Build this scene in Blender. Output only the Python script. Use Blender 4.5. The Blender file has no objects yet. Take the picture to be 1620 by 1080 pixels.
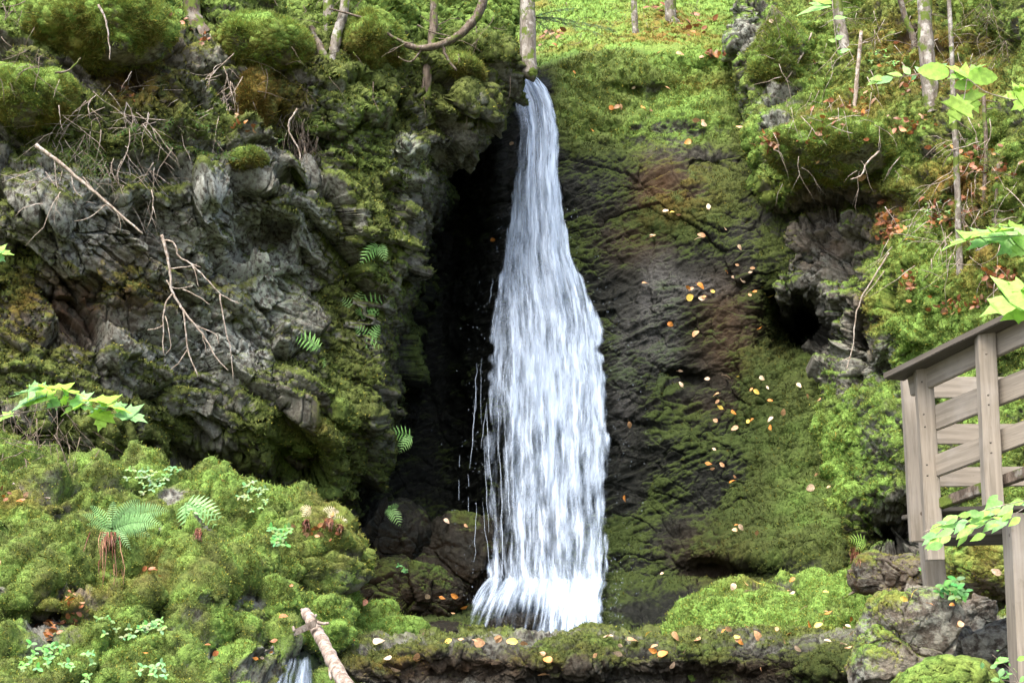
import bpy, math, random
import numpy as np
from mathutils import Vector, Matrix

random.seed(7)
RNG = np.random.default_rng(11)
D = bpy.data
SC = bpy.context.scene
COL = SC.collection
F = 2570.0                       # focal length in photo pixels (1620 wide)
PITCH = math.atan(420.0 / F)
CP, SP = math.cos(PITCH), math.sin(PITCH)

# ------------------------------------------------------------------ camera geometry
def un(px, py, Y):
    """point seen at photo pixel (px,py) at forward distance Y"""
    px = np.asarray(px, dtype=np.float64); py = np.asarray(py, dtype=np.float64); Y = np.asarray(Y, dtype=np.float64)
    xc = (px - 810.0) / F; yc = (540.0 - py) / F
    dy = CP - yc * SP; dz = SP + yc * CP
    k = Y / dy
    return np.stack([xc * k, Y + 0 * xc, dz * k], axis=-1)

def proj(P):
    P = np.asarray(P)
    d = P[..., 1] * CP + P[..., 2] * SP
    u = -P[..., 1] * SP + P[..., 2] * CP
    return 810 + F * P[..., 0] / d, 540 - F * u / d, d

def V(px, py, Y):
    return Vector(un(px, py, Y).tolist())

# ------------------------------------------------------------------ noise
def _h(ix, iy, iz, seed):
    h = (ix.astype(np.uint32) * np.uint32(374761393) + iy.astype(np.uint32) * np.uint32(668265263)
         + iz.astype(np.uint32) * np.uint32(2147483647 - 1274126177) + np.uint32(seed * 1013904223 & 0xffffffff))
    h = (h ^ (h >> np.uint32(13))) * np.uint32(1274126177)
    h = (h ^ (h >> np.uint32(16))) * np.uint32(2246822519)
    return h ^ (h >> np.uint32(15))

def _r(h): return (h & np.uint32(0xffffff)).astype(np.float32) / np.float32(16777216.0)

def noise(p, f=1.0, seed=0):
    q = np.asarray(p, dtype=np.float32) * np.float32(f) + np.float32(1000.37)
    i = np.floor(q); t = q - i; i = i.astype(np.int32)
    t = t * t * t * (t * (t * 6 - 15) + 10)
    def c(a, b, d): return _r(_h(i[..., 0] + a, i[..., 1] + b, i[..., 2] + d, seed))
    x, y, z = t[..., 0], t[..., 1], t[..., 2]
    a = c(0,0,0) * (1-x) + c(1,0,0) * x; b = c(0,1,0) * (1-x) + c(1,1,0) * x
    e = c(0,0,1) * (1-x) + c(1,0,1) * x; g = c(0,1,1) * (1-x) + c(1,1,1) * x
    return ((a * (1-y) + b * y) * (1-z) + (e * (1-y) + g * y) * z) * 2 - 1

def fbm(p, f=1.0, o=4, seed=0, gain=.5):
    s = 0; a = 1; n = 0
    for k in range(o):
        s = s + a * noise(p, f * 2.03 ** k, seed + k * 17); n += a; a *= gain
    return s / n

def cells(p, seed=0):
    """voronoi: F1, F2-F1, random per cell, tilt term"""
    sh = p.shape[:-1]
    q = p.reshape(-1, 3).astype(np.float32) + np.float32(500.0)
    n = len(q); out = [np.empty(n, np.float32) for _ in range(4)]
    for s in range(0, n, 120000):
        qq = q[s:s + 120000]; i = np.floor(qq).astype(np.int32)
        f1 = np.full(len(qq), 9., np.float32); f2 = f1.copy(); idr = np.zeros(len(qq), np.float32); tl = idr.copy()
        for a in (-1, 0, 1):
            for b in (-1, 0, 1):
                for c in (-1, 0, 1):
                    h = _h(i[:, 0] + a, i[:, 1] + b, i[:, 2] + c, seed)
                    r1 = _r(h); h2 = h * np.uint32(2654435761) ^ (h >> np.uint32(7)); r2 = _r(h2)
                    h3 = h2 * np.uint32(2246822519) ^ (h2 >> np.uint32(9)); r3 = _r(h3)
                    dx = i[:, 0] + a + r1 - qq[:, 0]; dy = i[:, 1] + b + r2 - qq[:, 1]; dz = i[:, 2] + c + r3 - qq[:, 2]
                    ax = np.abs(dx); ay = np.abs(dy); az = np.abs(dz); d = np.maximum(np.maximum(ax, ay), az) + .22 * (ax + ay + az)
                    m = d < f1
                    f2 = np.where(m, f1, np.minimum(f2, d)); f1 = np.where(m, d, f1)
                    r4 = _r(h3 * np.uint32(2654435761) ^ (h3 >> np.uint32(11)))
                    idr = np.where(m, r4, idr)
                    tl = np.where(m, dx * (r2 - .5) + dy * (r3 - .5) + dz * (r1 - .5), tl)
            for o_, v_ in zip(out, (f1, f2 - f1, idr, tl)): o_[s:s + 120000] = v_
    return [o_.reshape(sh) for o_ in out]

def sm(a, b, x):
    t = np.clip((x - a) / (b - a), 0, 1)
    return t * t * (3 - 2 * t)

def blobs(px, py, L):
    s = np.zeros(px.shape, np.float32)
    for x, y, rx, ry, w in L:
        s += w * np.exp(-(((px - x) / rx) ** 2 + ((py - y) / ry) ** 2)).astype(np.float32)
    return s

def ip(x, xs, ys): return np.interp(x, xs, ys)

# ------------------------------------------------------------------ mesh plumbing
def mesh_np(name, verts, faces, mat=None, parent=None, smooth=True, attrs=None):
    """verts (n,3), faces (m,k) one face size"""
    me = D.meshes.new(name)
    verts = np.ascontiguousarray(verts, np.float32); faces = np.ascontiguousarray(faces, np.int32)
    m, k = faces.shape
    me.vertices.add(len(verts)); me.vertices.foreach_set('co', verts.ravel())
    me.loops.add(m * k); me.loops.foreach_set('vertex_index', faces.ravel())
    me.polygons.add(m); me.polygons.foreach_set('loop_start', np.arange(0, m * k, k, dtype=np.int32))
    try: me.polygons.foreach_set('loop_total', np.full(m, k, np.int32))
    except Exception: pass
    me.update(calc_edges=True)
    me.polygons.foreach_set('use_smooth', np.full(m, smooth, bool))
    if attrs:
        for an, av in attrs.items():
            a = me.attributes.new(an, 'FLOAT_COLOR', 'POINT')
            v = np.ones((len(verts), 4), np.float32); v[:, :3] = np.asarray(av, np.float32).reshape(-1, 3)
            a.data.foreach_set('color', v.ravel())
    if mat: me.materials.append(mat)
    o = D.objects.new(name, me); COL.objects.link(o)
    if parent: o.parent = parent
    return o

class MB:
    """collects small shapes, builds ONE mesh object (origin at a base point)"""
    def __init__(s): s.v = []; s.f = []; s.c = []
    def add(s, vs, fs, col=(1, 1, 1)):
        b = len(s.v); s.v += [tuple(v) for v in vs]; s.f += [tuple(i + b for i in f) for f in fs]
        s.c += [col] * len(vs)
    def tube(s, pts, rad, n=6, col=(1, 1, 1), cap=True):
        pts = [Vector(p) for p in pts]; k = len(pts)
        if not hasattr(rad, '__len__'): rad = [rad] * k
        u = None; vs = []
        for i in range(k):
            t = (pts[min(i + 1, k - 1)] - pts[max(i - 1, 0)]).normalized()
            if u is None:
                u = t.orthogonal().normalized()
            else:
                u = (u - t * u.dot(t)); u = u.normalized() if u.length > 1e-6 else t.orthogonal().normalized()
            w = t.cross(u)
            for j in range(n):
                a = 2 * math.pi * j / n
                vs.append(pts[i] + (u * math.cos(a) + w * math.sin(a)) * rad[i])
        fs = [(i * n + j, i * n + (j + 1) % n, (i + 1) * n + (j + 1) % n, (i + 1) * n + j) for i in range(k - 1) for j in range(n)]
        if cap: fs += [tuple(range(n))[::-1], tuple(range((k - 1) * n, k * n))]
        s.add(vs, fs, col)
    def build(s, name, mat, parent=None, base=None, smooth=True):
        base = Vector(base) if base is not None else (Vector((0, 0, 0)))
        me = D.meshes.new(name)
        me.from_pydata([(v[0] - base.x, v[1] - base.y, v[2] - base.z) for v in s.v], [], s.f)
        me.polygons.foreach_set('use_smooth', [smooth] * len(me.polygons))
        a = me.attributes.new('col', 'FLOAT_COLOR', 'POINT')
        a.data.foreach_set('color', np.array([(c[0], c[1], c[2], 1) for c in s.c], np.float32).ravel())
        me.materials.append(mat)
        o = D.objects.new(name, me); COL.objects.link(o)
        if parent: o.parent = parent
        else: o.location = base
        return o

def tag(o, label=None, cat=None, group=None, kind=None):
    if label: o['label'] = label
    if cat: o['category'] = cat
    if group: o['group'] = group
    if kind: o['kind'] = kind
    return o

def thing(name, loc, label, cat, group=None):
    o = D.objects.new(name, None); COL.objects.link(o); o.location = loc; o.empty_display_size = .1
    return tag(o, label, cat, group)

# ------------------------------------------------------------------ materials
class NT:
    def __init__(s, name):
        s.m = D.materials.new(name); s.m.use_nodes = True; s.t = s.m.node_tree
        s.b = s.t.nodes['Principled BSDF']; s.o = s.t.nodes['Material Output']
    def n(s, typ, **kw):
        x = s.t.nodes.new(typ)
        for k, v in kw.items(): setattr(x, k, v)
        return x
    def l(s, a, b): s.t.links.new(a, b)
    def val(s, sock, v):
        if isinstance(v, (int, float, tuple, list)): sock.default_value = v
        else: s.l(v, sock)
    def mix(s, fac, a, b, mode='MIX'):
        x = s.n('ShaderNodeMix', data_type='RGBA', blend_type=mode)
        s.val(x.inputs[0], fac); s.val(x.inputs[6], a); s.val(x.inputs[7], b)
        return x.outputs[2]
    def math(s, op, a, b=0.0, c=0.0, clamp=False):
        x = s.n('ShaderNodeMath', operation=op, use_clamp=clamp)
        s.val(x.inputs[0], a); s.val(x.inputs[1], b)
        s.val(x.inputs[2], c)
        return x.outputs[0]
    def ramp(s, fac, a, b, lo=0.0, hi=1.0):
        x = s.n('ShaderNodeMapRange', interpolation_type='SMOOTHSTEP')
        s.val(x.inputs[0], fac); x.inputs[1].default_value = a; x.inputs[2].default_value = b
        x.inputs[3].default_value = lo; x.inputs[4].default_value = hi
        return x.outputs[0]
    def pos(s):
        return s.n('ShaderNodeNewGeometry').outputs['Position']
    def noise(s, sc, det=4, rough=.6, vec=None, dist=0):
        x = s.n('ShaderNodeTexNoise'); x.inputs['Scale'].default_value = sc; x.inputs['Detail'].default_value = det
        x.inputs['Roughness'].default_value = rough; x.inputs['Distortion'].default_value = dist
        s.l(vec if vec is not None else s.pos(), x.inputs['Vector'])
        return x.outputs[0]
    def attr(s, name):
        return s.n('ShaderNodeAttribute', attribute_name=name).outputs['Color']
    def sep(s, c):
        x = s.n('ShaderNodeSeparateColor'); s.l(c, x.inputs[0]); return x.outputs
    def bump(s, h, strength=.5, dist=.02, norm=None):
        x = s.n('ShaderNodeBump'); x.inputs['Strength'].default_value = strength; x.inputs['Distance'].default_value = dist
        s.l(h, x.inputs['Height'])
        if norm is not None: s.l(norm, x.inputs['Normal'])
        return x.outputs[0]
    def done(s, col=None, rough=None, norm=None, spec=None):
        if col is not None: s.val(s.b.inputs['Base Color'], col)
        if rough is not None: s.val(s.b.inputs['Roughness'], rough)
        if norm is not None: s.l(norm, s.b.inputs['Normal'])
        if spec is not None: s.val(s.b.inputs['Specular IOR Level'], spec)
        return s.m

def mat_ground():
    """rock, moss, wet rock and earth from painted masks: mA = moss, freshness, wet and painted hollow shade ; mB = pale, brown, lichen"""
    t = NT('mossy_rock')
    A = t.sep(t.attr('mA')); B = t.sep(t.attr('mB'))
    n1 = t.noise(3.5, 6, .62); n2 = t.noise(14, 5, .65); n3 = t.noise(60, 4, .7); n4 = t.noise(1.1, 3, .5)
    rock = t.mix(t.ramp(n1, .35, .68), (.048, .042, .034, 1), (.185, .18, .150, 1))
    rock = t.mix(t.ramp(n2, .4, .75, 0, .7), rock, (.26, .26, .225, 1))
    rock = t.mix(t.ramp(n3, .52, .72, 0, .45), rock, (.03, .028, .024, 1))
    pf = t.math('MULTIPLY', B[0], t.ramp(n2, .38, .6), clamp=True)
    rock = t.mix(pf, rock, t.mix(n3, (.23, .24, .225, 1), (.43, .45, .425, 1)))
    lf = t.math('MULTIPLY', B[2], t.ramp(n2, .42, .58), clamp=True)
    rock = t.mix(lf, rock, (.23, .27, .20, 1))
    bf = t.math('MULTIPLY', B[1], t.ramp(n1, .3, .62), clamp=True)
    rock = t.mix(bf, rock, t.mix(n2, (.05, .028, .016, 1), (.15, .085, .045, 1)))
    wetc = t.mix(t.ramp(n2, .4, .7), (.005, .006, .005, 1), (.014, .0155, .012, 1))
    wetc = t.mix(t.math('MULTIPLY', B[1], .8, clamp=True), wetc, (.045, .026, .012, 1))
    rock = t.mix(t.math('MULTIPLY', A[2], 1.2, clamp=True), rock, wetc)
    # moss
    mo = t.mix(t.ramp(n2, .35, .65), (.056, .066, .021, 1), (.115, .142, .038, 1))
    mg = t.mix(t.ramp(n2, .3, .68), (.070, .130, .025, 1), (.185, .31, .065, 1))
    mo = t.mix(t.ramp(t.math('ADD', A[1], t.math('MULTIPLY_ADD', n4, .5, -.25)), .15, .85), mo, mg)
    mo = t.mix(t.ramp(n3, .48, .72, 0, .55), mo, (.045, .05, .012, 1))
    mb = t.mix(n2, (.10, .055, .015, 1), (.22, .14, .035, 1))
    mo = t.mix(t.math('MULTIPLY', B[1], t.ramp(n1, .35, .6), clamp=True), mo, mb)
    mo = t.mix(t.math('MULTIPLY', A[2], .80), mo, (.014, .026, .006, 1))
    mf = t.ramp(t.math('ADD', A[0], t.math('MULTIPLY_ADD', t.math('ADD', n2, n3), .45, -.45)), .36, .62)
    col = t.mix(mf, rock, mo)
    rr = t.math('MULTIPLY_ADD', mf, .25, .7)
    rr = t.math('SUBTRACT', rr, t.math('MULTIPLY', A[2], t.math('MULTIPLY_ADD', mf, -.22, .26)), clamp=True)
    rr = t.math('SUBTRACT', rr, t.math('MULTIPLY', t.ramp(A[2], 1.03, 1.35), t.ramp(n2, .48, .62, .0, .3)), clamp=True)
    h = t.math('ADD', t.math('MULTIPLY', n2, 1.0), t.math('MULTIPLY', n3, .45))
    nb = t.bump(h, .8, .045)
    nb = t.bump(t.noise(150, 3, .7), .6, .012, nb)
    return t.done(col, rr, nb, t.math('MULTIPLY_ADD', t.ramp(A[2], 1.03, 1.35), .40, .11))

def mat_blade(name='moss_fibre'):
    t = NT(name)
    c = t.attr('col')
    n = t.noise(9, 3)
    col = t.mix(t.ramp(n, .35, .7), t.mix(1.0, c, (.72, .68, .6, 1), 'MULTIPLY'), t.mix(1.0, c, (1.25, 1.2, 1.1, 1), 'MULTIPLY'))
    t.done(col, .8, None, .15)
    tr = t.n('ShaderNodeBsdfTranslucent'); t.l(col, tr.inputs[0])
    mx = t.n('ShaderNodeMixShader'); mx.inputs[0].default_value = .3
    t.l(t.b.outputs[0], mx.inputs[1]); t.l(tr.outputs[0], mx.inputs[2]); t.l(mx.outputs[0], t.o.inputs[0])
    return t.m

def mat_leaf(name, trans=.5, rough=.45, spec=.4, vary=.2):
    t = NT(name)
    c = t.attr('col'); n = t.noise(40, 3)
    col = t.mix(t.ramp(n, .35, .7), t.mix(1.0, c, (1 - vary, 1 - vary, 1 - vary, 1), 'MULTIPLY'), t.mix(1.0, c, (1 + vary, 1 + vary, 1 + vary, 1), 'MULTIPLY'))
    t.done(col, rough, t.bump(t.noise(120, 2), .3, .003), spec)
    tr = t.n('ShaderNodeBsdfTranslucent'); t.l(col, tr.inputs[0])
    mx = t.n('ShaderNodeMixShader'); mx.inputs[0].default_value = trans
    t.l(t.b.outputs[0], mx.inputs[1]); t.l(tr.outputs[0], mx.inputs[2]); t.l(mx.outputs[0], t.o.inputs[0])
    return t.m

def mat_bark(name, a, b, moss=.0, sc=1.0, spot=(.5, .5, .47, 1), spotamt=.5):
    t = NT(name)
    mp = t.n('ShaderNodeMapping'); mp.inputs['Scale'].default_value = (1, 1, .35); t.l(t.pos(), mp.inputs[0])
    n1 = t.noise(16 * sc, 5, .65, mp.outputs[0]); n2 = t.noise(7 * sc, 4, .6); n3 = t.noise(45 * sc, 4, .7, mp.outputs[0])
    col = t.mix(t.ramp(n1, .35, .65), a, b)
    col = t.mix(t.ramp(n2, .52, .62, 0, spotamt), col, spot)
    col = t.mix(t.ramp(n3, .55, .7, 0, .6), col, (.03, .025, .02, 1))
    if moss:
        col = t.mix(t.ramp(t.noise(5, 4, .6), .62 - moss * .4, .70 - moss * .4), col, (.085, .12, .02, 1))
    h = t.math('ADD', n1, t.math('MULTIPLY', n3, .5))
    return t.done(col, .85, t.bump(h, .9, .02), .2)

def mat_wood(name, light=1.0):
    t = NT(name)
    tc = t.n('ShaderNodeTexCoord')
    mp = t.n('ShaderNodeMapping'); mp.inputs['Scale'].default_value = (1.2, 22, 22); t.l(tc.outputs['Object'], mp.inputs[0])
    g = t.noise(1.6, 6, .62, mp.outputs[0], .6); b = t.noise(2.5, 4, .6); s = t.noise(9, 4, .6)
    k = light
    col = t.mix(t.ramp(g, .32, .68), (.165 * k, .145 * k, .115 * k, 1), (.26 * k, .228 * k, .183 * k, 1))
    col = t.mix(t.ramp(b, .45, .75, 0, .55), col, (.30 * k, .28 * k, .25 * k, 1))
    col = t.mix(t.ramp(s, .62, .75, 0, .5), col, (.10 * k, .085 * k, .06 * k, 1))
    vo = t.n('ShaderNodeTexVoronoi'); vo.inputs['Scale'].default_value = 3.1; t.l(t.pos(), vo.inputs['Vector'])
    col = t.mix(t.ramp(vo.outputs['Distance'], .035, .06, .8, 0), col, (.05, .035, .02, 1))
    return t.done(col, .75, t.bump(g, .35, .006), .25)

M = {}
M['ground'] = mat_ground()
M['blade'] = mat_blade()
M['leaf'] = mat_leaf('green_leaf', .5)
M['fern'] = mat_leaf('fern_leaf', .4, .55)
M['dead'] = mat_leaf('dead_leaf', .15, .5, .5, .3)
M['twig'] = mat_bark('dry_twig', (.17, .13, .10, 1), (.34, .29, .24, 1), 0, 2, (.5, .48, .45, 1), .5)
M['twigdark'] = mat_bark('brown_twig', (.06, .045, .032, 1), (.14, .11, .085, 1), .15, 2, (.3, .28, .25, 1), .3)
M['trunk'] = mat_bark('grey_bark', (.10, .085, .07, 1), (.22, .20, .17, 1), .25, 1, (.42, .41, .38, 1), .55)
M['trunkdark'] = mat_bark('mossy_bark', (.05, .038, .028, 1), (.15, .12, .095, 1), .3, 1, (.3, .3, .27, 1), .35)
M['log'] = mat_bark('peeled_log', (.12, .09, .07, 1), (.31, .26, .22, 1), 0, 1, (.42, .38, .34, 1), .6)
M['wood'] = mat_wood('weathered_wood', .95)
M['woodshade'] = mat_wood('shaded_wood', .38)  # same wood darkened: shade of cap and deck underside put into the colour

# ------------------------------------------------------------------ terrain sheets
SHEETS = []      # (P grid, N grid, mask arrays) for placing things and growing moss

def gnorm(P):
    du = np.gradient(P, axis=1); dv = np.gradient(P, axis=0)
    n = np.cross(du, dv); n /= (np.linalg.norm(n, axis=-1, keepdims=True) + 1e-9)
    # face the camera
    s = np.sign(-(n * P).sum(-1, keepdims=True)); s[s == 0] = 1
    # use a global sign so the sheet stays consistent
    g = 1.0 if s.mean() > 0 else -1.0
    return n * g

DIP = Matrix.Rotation(math.radians(-24), 3, 'Y') @ Matrix.Rotation(math.radians(15), 3, 'X')
DIP = np.array(DIP, dtype=np.float32)

def rocky(P, amp=(.38, .17, .055), size=(1.7, .62, .22), seed=0, flat=2.0):
    q = P.astype(np.float32) @ DIP.T
    w = np.stack([noise(q, .8, seed + 1), noise(q, .8, seed + 2), noise(q, .8, seed + 3)], -1)
    w2 = np.stack([noise(q, 3.1, seed + 4), noise(q, 3.1, seed + 5), noise(q, 3.1, seed + 6)], -1)
    d = np.zeros(P.shape[:-1], np.float32)
    for k, (a, s) in enumerate(zip(amp, size)):
        qq = (q + w * .16 * s + w2 * .025) * np.array([1 / s, 1 / s, flat / s], np.float32)
        f1, e, r, tl = cells(qq, seed + 31 * k)
        d += a * ((r - .5) * 1.3 + tl * 2.6 - .5 * (1 - sm(0, .07, e)))
    def saw(x):
        f = x - np.floor(x); return np.where(f < .86, f / .86, (1 - f) / .14) - .5
    zz = q[..., 2] + .22 * noise(q, .7, seed + 12) + .06 * noise(q, 3.0, seed + 13)
    mm = .4 + .6 * sm(-.3, .3, noise(q, .6, seed + 14)); a0 = min(amp[0] / .38, 1) * (1 if amp[0] > .2 else .6)
    d += a0 * (.15 * mm * saw(zz * 1.35) + .075 * mm * saw(zz * 3.9 + .3 * noise(q, 1.4, seed + 15)) + .022 * saw(zz * 11 + noise(q, 2.2, seed + 16)))
    d += .10 * fbm(P, 1.1, 3, seed + 9) + .02 * fbm(P, 9, 3, seed + 10)
    return d

def lumps(P, seed=0, s=1.0):
    """pillowy moss-covered relief"""
    n = fbm(P, .9 / s, 3, seed); a = np.abs(fbm(P, 2.1 / s, 3, seed + 5)); b = np.abs(noise(P, 6.5 / s, seed + 8)); c = fbm(P, 17 / s, 3, seed + 9)
    return s * (.30 * n + .22 * (1 - 2.4 * a) * .6 + .02 * (1 - 2 * b) + .03 * c)

def finish(name, P, moss, fresh, wet, pale, brown, lich, label=None, cat=None, kind='structure', parent=None, mossh=.05, seed=0, base=None, closed=False, group=None):
    """moss thickness, mesh, attributes"""
    N = gnorm(P)
    if mossh:
        cush = .5 + .5 * fbm(P, 4.5, 3, seed + 70) + .35 * noise(P, 22, seed + 71)
        P = P + N * (sm(.25, .75, moss) * mossh * (.5 + cush))[..., None]
        N = gnorm(P)
    H, W = P.shape[:2]
    idx = np.arange(H * W).reshape(H, W)
    f = np.stack([idx[:-1, :-1], idx[:-1, 1:], idx[1:, 1:], idx[1:, :-1]], -1).reshape(-1, 4)
    # orient faces with the camera-facing normals
    a = P[0, 1] - P[0, 0]; b = P[1, 0] - P[0, 0]
    du = np.gradient(P, axis=1); dv = np.gradient(P, axis=0)
    if (np.cross(du, dv) * N).sum() < 0: f = f[:, ::-1]
    else: pass
    f = f[:, ::-1] if (np.cross(P[1:, :-1] - P[:-1, :-1], P[:-1, 1:] - P[:-1, :-1]) * N[:-1, :-1]).sum() > 0 and False else f
    A = np.stack([moss, fresh, wet], -1); B = np.stack([pale, brown, lich], -1)
    bp = np.array(base if base is not None else (0, 0, 0), np.float64)
    o = mesh_np(name, (P - bp).reshape(-1, 3), f, M['ground'], parent, True, {'mA': np.clip(A, 0, 1.5), 'mB': np.clip(B, 0, 1.5)})
    if parent is None: o.location = bp
    tag(o, label, cat, group, kind)
    SHEETS.append(dict(P=P, N=N, moss=moss, fresh=fresh, brown=brown, wet=wet))
    return o

def resample(row_x, n):
    return row_x

def build_left():
    H, W1, W2 = 860, 760, 200
    py = np.linspace(-160, 900, H)[:, None]
    edge = ip(py, [-160, 0, 60, 100, 135, 165, 200, 225, 250, 290, 350, 420, 500, 600, 700, 790, 900],
                  [835, 812, 795, 800, 800, 785, 752, 735, 700, 668, 655, 634, 615, 605, 590, 545, 545])
    s = np.linspace(0, 1, W1)[None, :]
    px = -260 + (edge + 260) * s
    pyy = py + 0 * px
    Y = 20.2 + 2.9 * sm(0, 700, px) + 1.3 * sm(640, 800, px)
    Y = Y + ip(pyy, [-160, 0, 90, 180, 300, 500, 650, 760, 900], [2.2, 1.0, .35, .25, 0, .2, .1, .9, 1.8])
    # second part: the wall turning back into the recess
    s2 = np.linspace(0, 1, W2 + 1)[None, 1:]
    back = ip(py, [-160, 150, 200, 260, 320, 900], [-60, -40, 10, 60, 75, 90])
    e2 = edge + back * s2 ** 1.3
    Yb = Y[:, -1:] + (29.2 - Y[:, -1:]) * s2
    px = np.concatenate([px, e2], 1); Y = np.concatenate([Y, Yb], 1); pyy = py + 0 * px
    # hand-set relief (metres toward the camera)
    Y = Y - blobs(px, pyy, [(560, 180, 70, 60, .35), (640, 230, 40, 50, .3), (470, 330, 60, 45, .35), (330, 300, 60, 25, .3),
                            (150, 690, 110, 45, .55), (480, 600, 60, 60, .3), (500, 720, 60, 60, .45), (400, 690, 60, 50, .35),
                            (90, 330, 80, 25, .3), (430, 430, 40, 30, .25), (600, 660, 35, 60, .2), (760, 60, 50, 60, .4), (740, 150, 45, 30, .4)])
    Y = Y + blobs(px, pyy, [(140, 470, 150, 55, .22), (300, 745, 60, 30, .9), (410, 390, 45, 28, .7), (470, 290, 30, 14, .6), (30, 250, 60, 30, .3), (500, 220, 25, 60, .3),
                            (240, 750, 200, 25, .6), (720, 260, 60, 20, .7), (465, 240, 26, 16, .4), (300, 20, 40, 50, .8), (660, 40, 20, 40, .4)])
    P = un(px, pyy, Y)
    N = gnorm(P)
    d = rocky(P, seed=3) * (1 - .65 * sm(-5, 25, px - edge))
    top = sm(130, 20, pyy)
    d = d * (1 - .55 * top) + .8 * lumps(P, 5) * top
    P = P + N * d[..., None]
    N = gnorm(P); up = N[..., 2]
    rx, ry = px, pyy
    reg = blobs(rx, ry, [(560, 130, 90, 90, .45), (590, 300, 50, 120, .42), (560, 450, 50, 120, .4), (480, 720, 100, 90, .55), (540, 620, 60, 80, .35),
                         (130, 680, 130, 60, .45), (190, 560, 110, 40, .12), (30, 430, 60, 40, .3), (250, 200, 200, 60, .25), (430, 190, 60, 60, .3),
                         (740, 60, 90, 80, .5), (390, 470, 30, 80, .22), (180, 250, 100, 40, .2), (330, 620, 90, 60, .2), (300, 400, 230, 130, -.22), (330, 560, 120, 60, -.15)])
    nz = fbm(P, 1.6, 4, 40)
    moss = .37 + reg + .42 * (up - .15) + .55 * nz + .5 * top
    fresh = .20 + .35 * top + .3 * fbm(P, .9, 3, 55) + blobs(rx, ry, [(460, 740, 80, 50, .4), (560, 170, 60, 60, .3), (600, 470, 60, 60, .15)])
    wet = sm(.0, .9, (px - edge) / 60) * .95 + blobs(rx, ry, [(150, 480, 150, 55, .25), (620, 700, 60, 130, .45), (310, 745, 70, 30, .4)])  # wet recess wall; the far left blob paints shade under the overhang
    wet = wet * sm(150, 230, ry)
    pale = blobs(rx, ry, [(320, 300, 60, 32, 1.1), (500, 365, 45, 45, 1.1), (110, 300, 120, 35, .55), (350, 420, 60, 90, .6), (430, 450, 55, 40, .7), (250, 540, 180, 50, .6),
                          (260, 660, 80, 60, .4), (640, 240, 40, 50, .8), (510, 140, 60, 50, .7), (330, 110, 60, 60, .4), (570, 160, 50, 40, .5), (390, 560, 40, 25, .8), (190, 400, 120, 40, .35), (280, 430, 260, 170, .4)]) + .25 * nz
    brown = blobs(rx, ry, [(160, 470, 150, 60, .9), (220, 380, 60, 40, .5), (215, 150, 60, 40, .9), (430, 170, 40, 40, .8), (200, 100, 120, 25, .6), (60, 520, 100, 60, .4), (480, 680, 30, 60, .35), (400, 130, 50, 30, .5)])  # brown patches; the first one paints the dark overhang shade
    lich = blobs(rx, ry, [(600, 190, 60, 60, .8), (450, 430, 60, 60, .6), (630, 260, 40, 40, .9), (590, 700, 20, 70, .5), (340, 130, 60, 60, .5), (250, 480, 160, 60, .4), (300, 420, 260, 200, .35)])
    return finish('cliff', P, moss, fresh, wet, np.clip(pale, 0, 1.2), brown, lich, 'grey fractured rock cliff with moss patches left of the waterfall', 'cliff', seed=3, mossh=.07)

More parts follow.
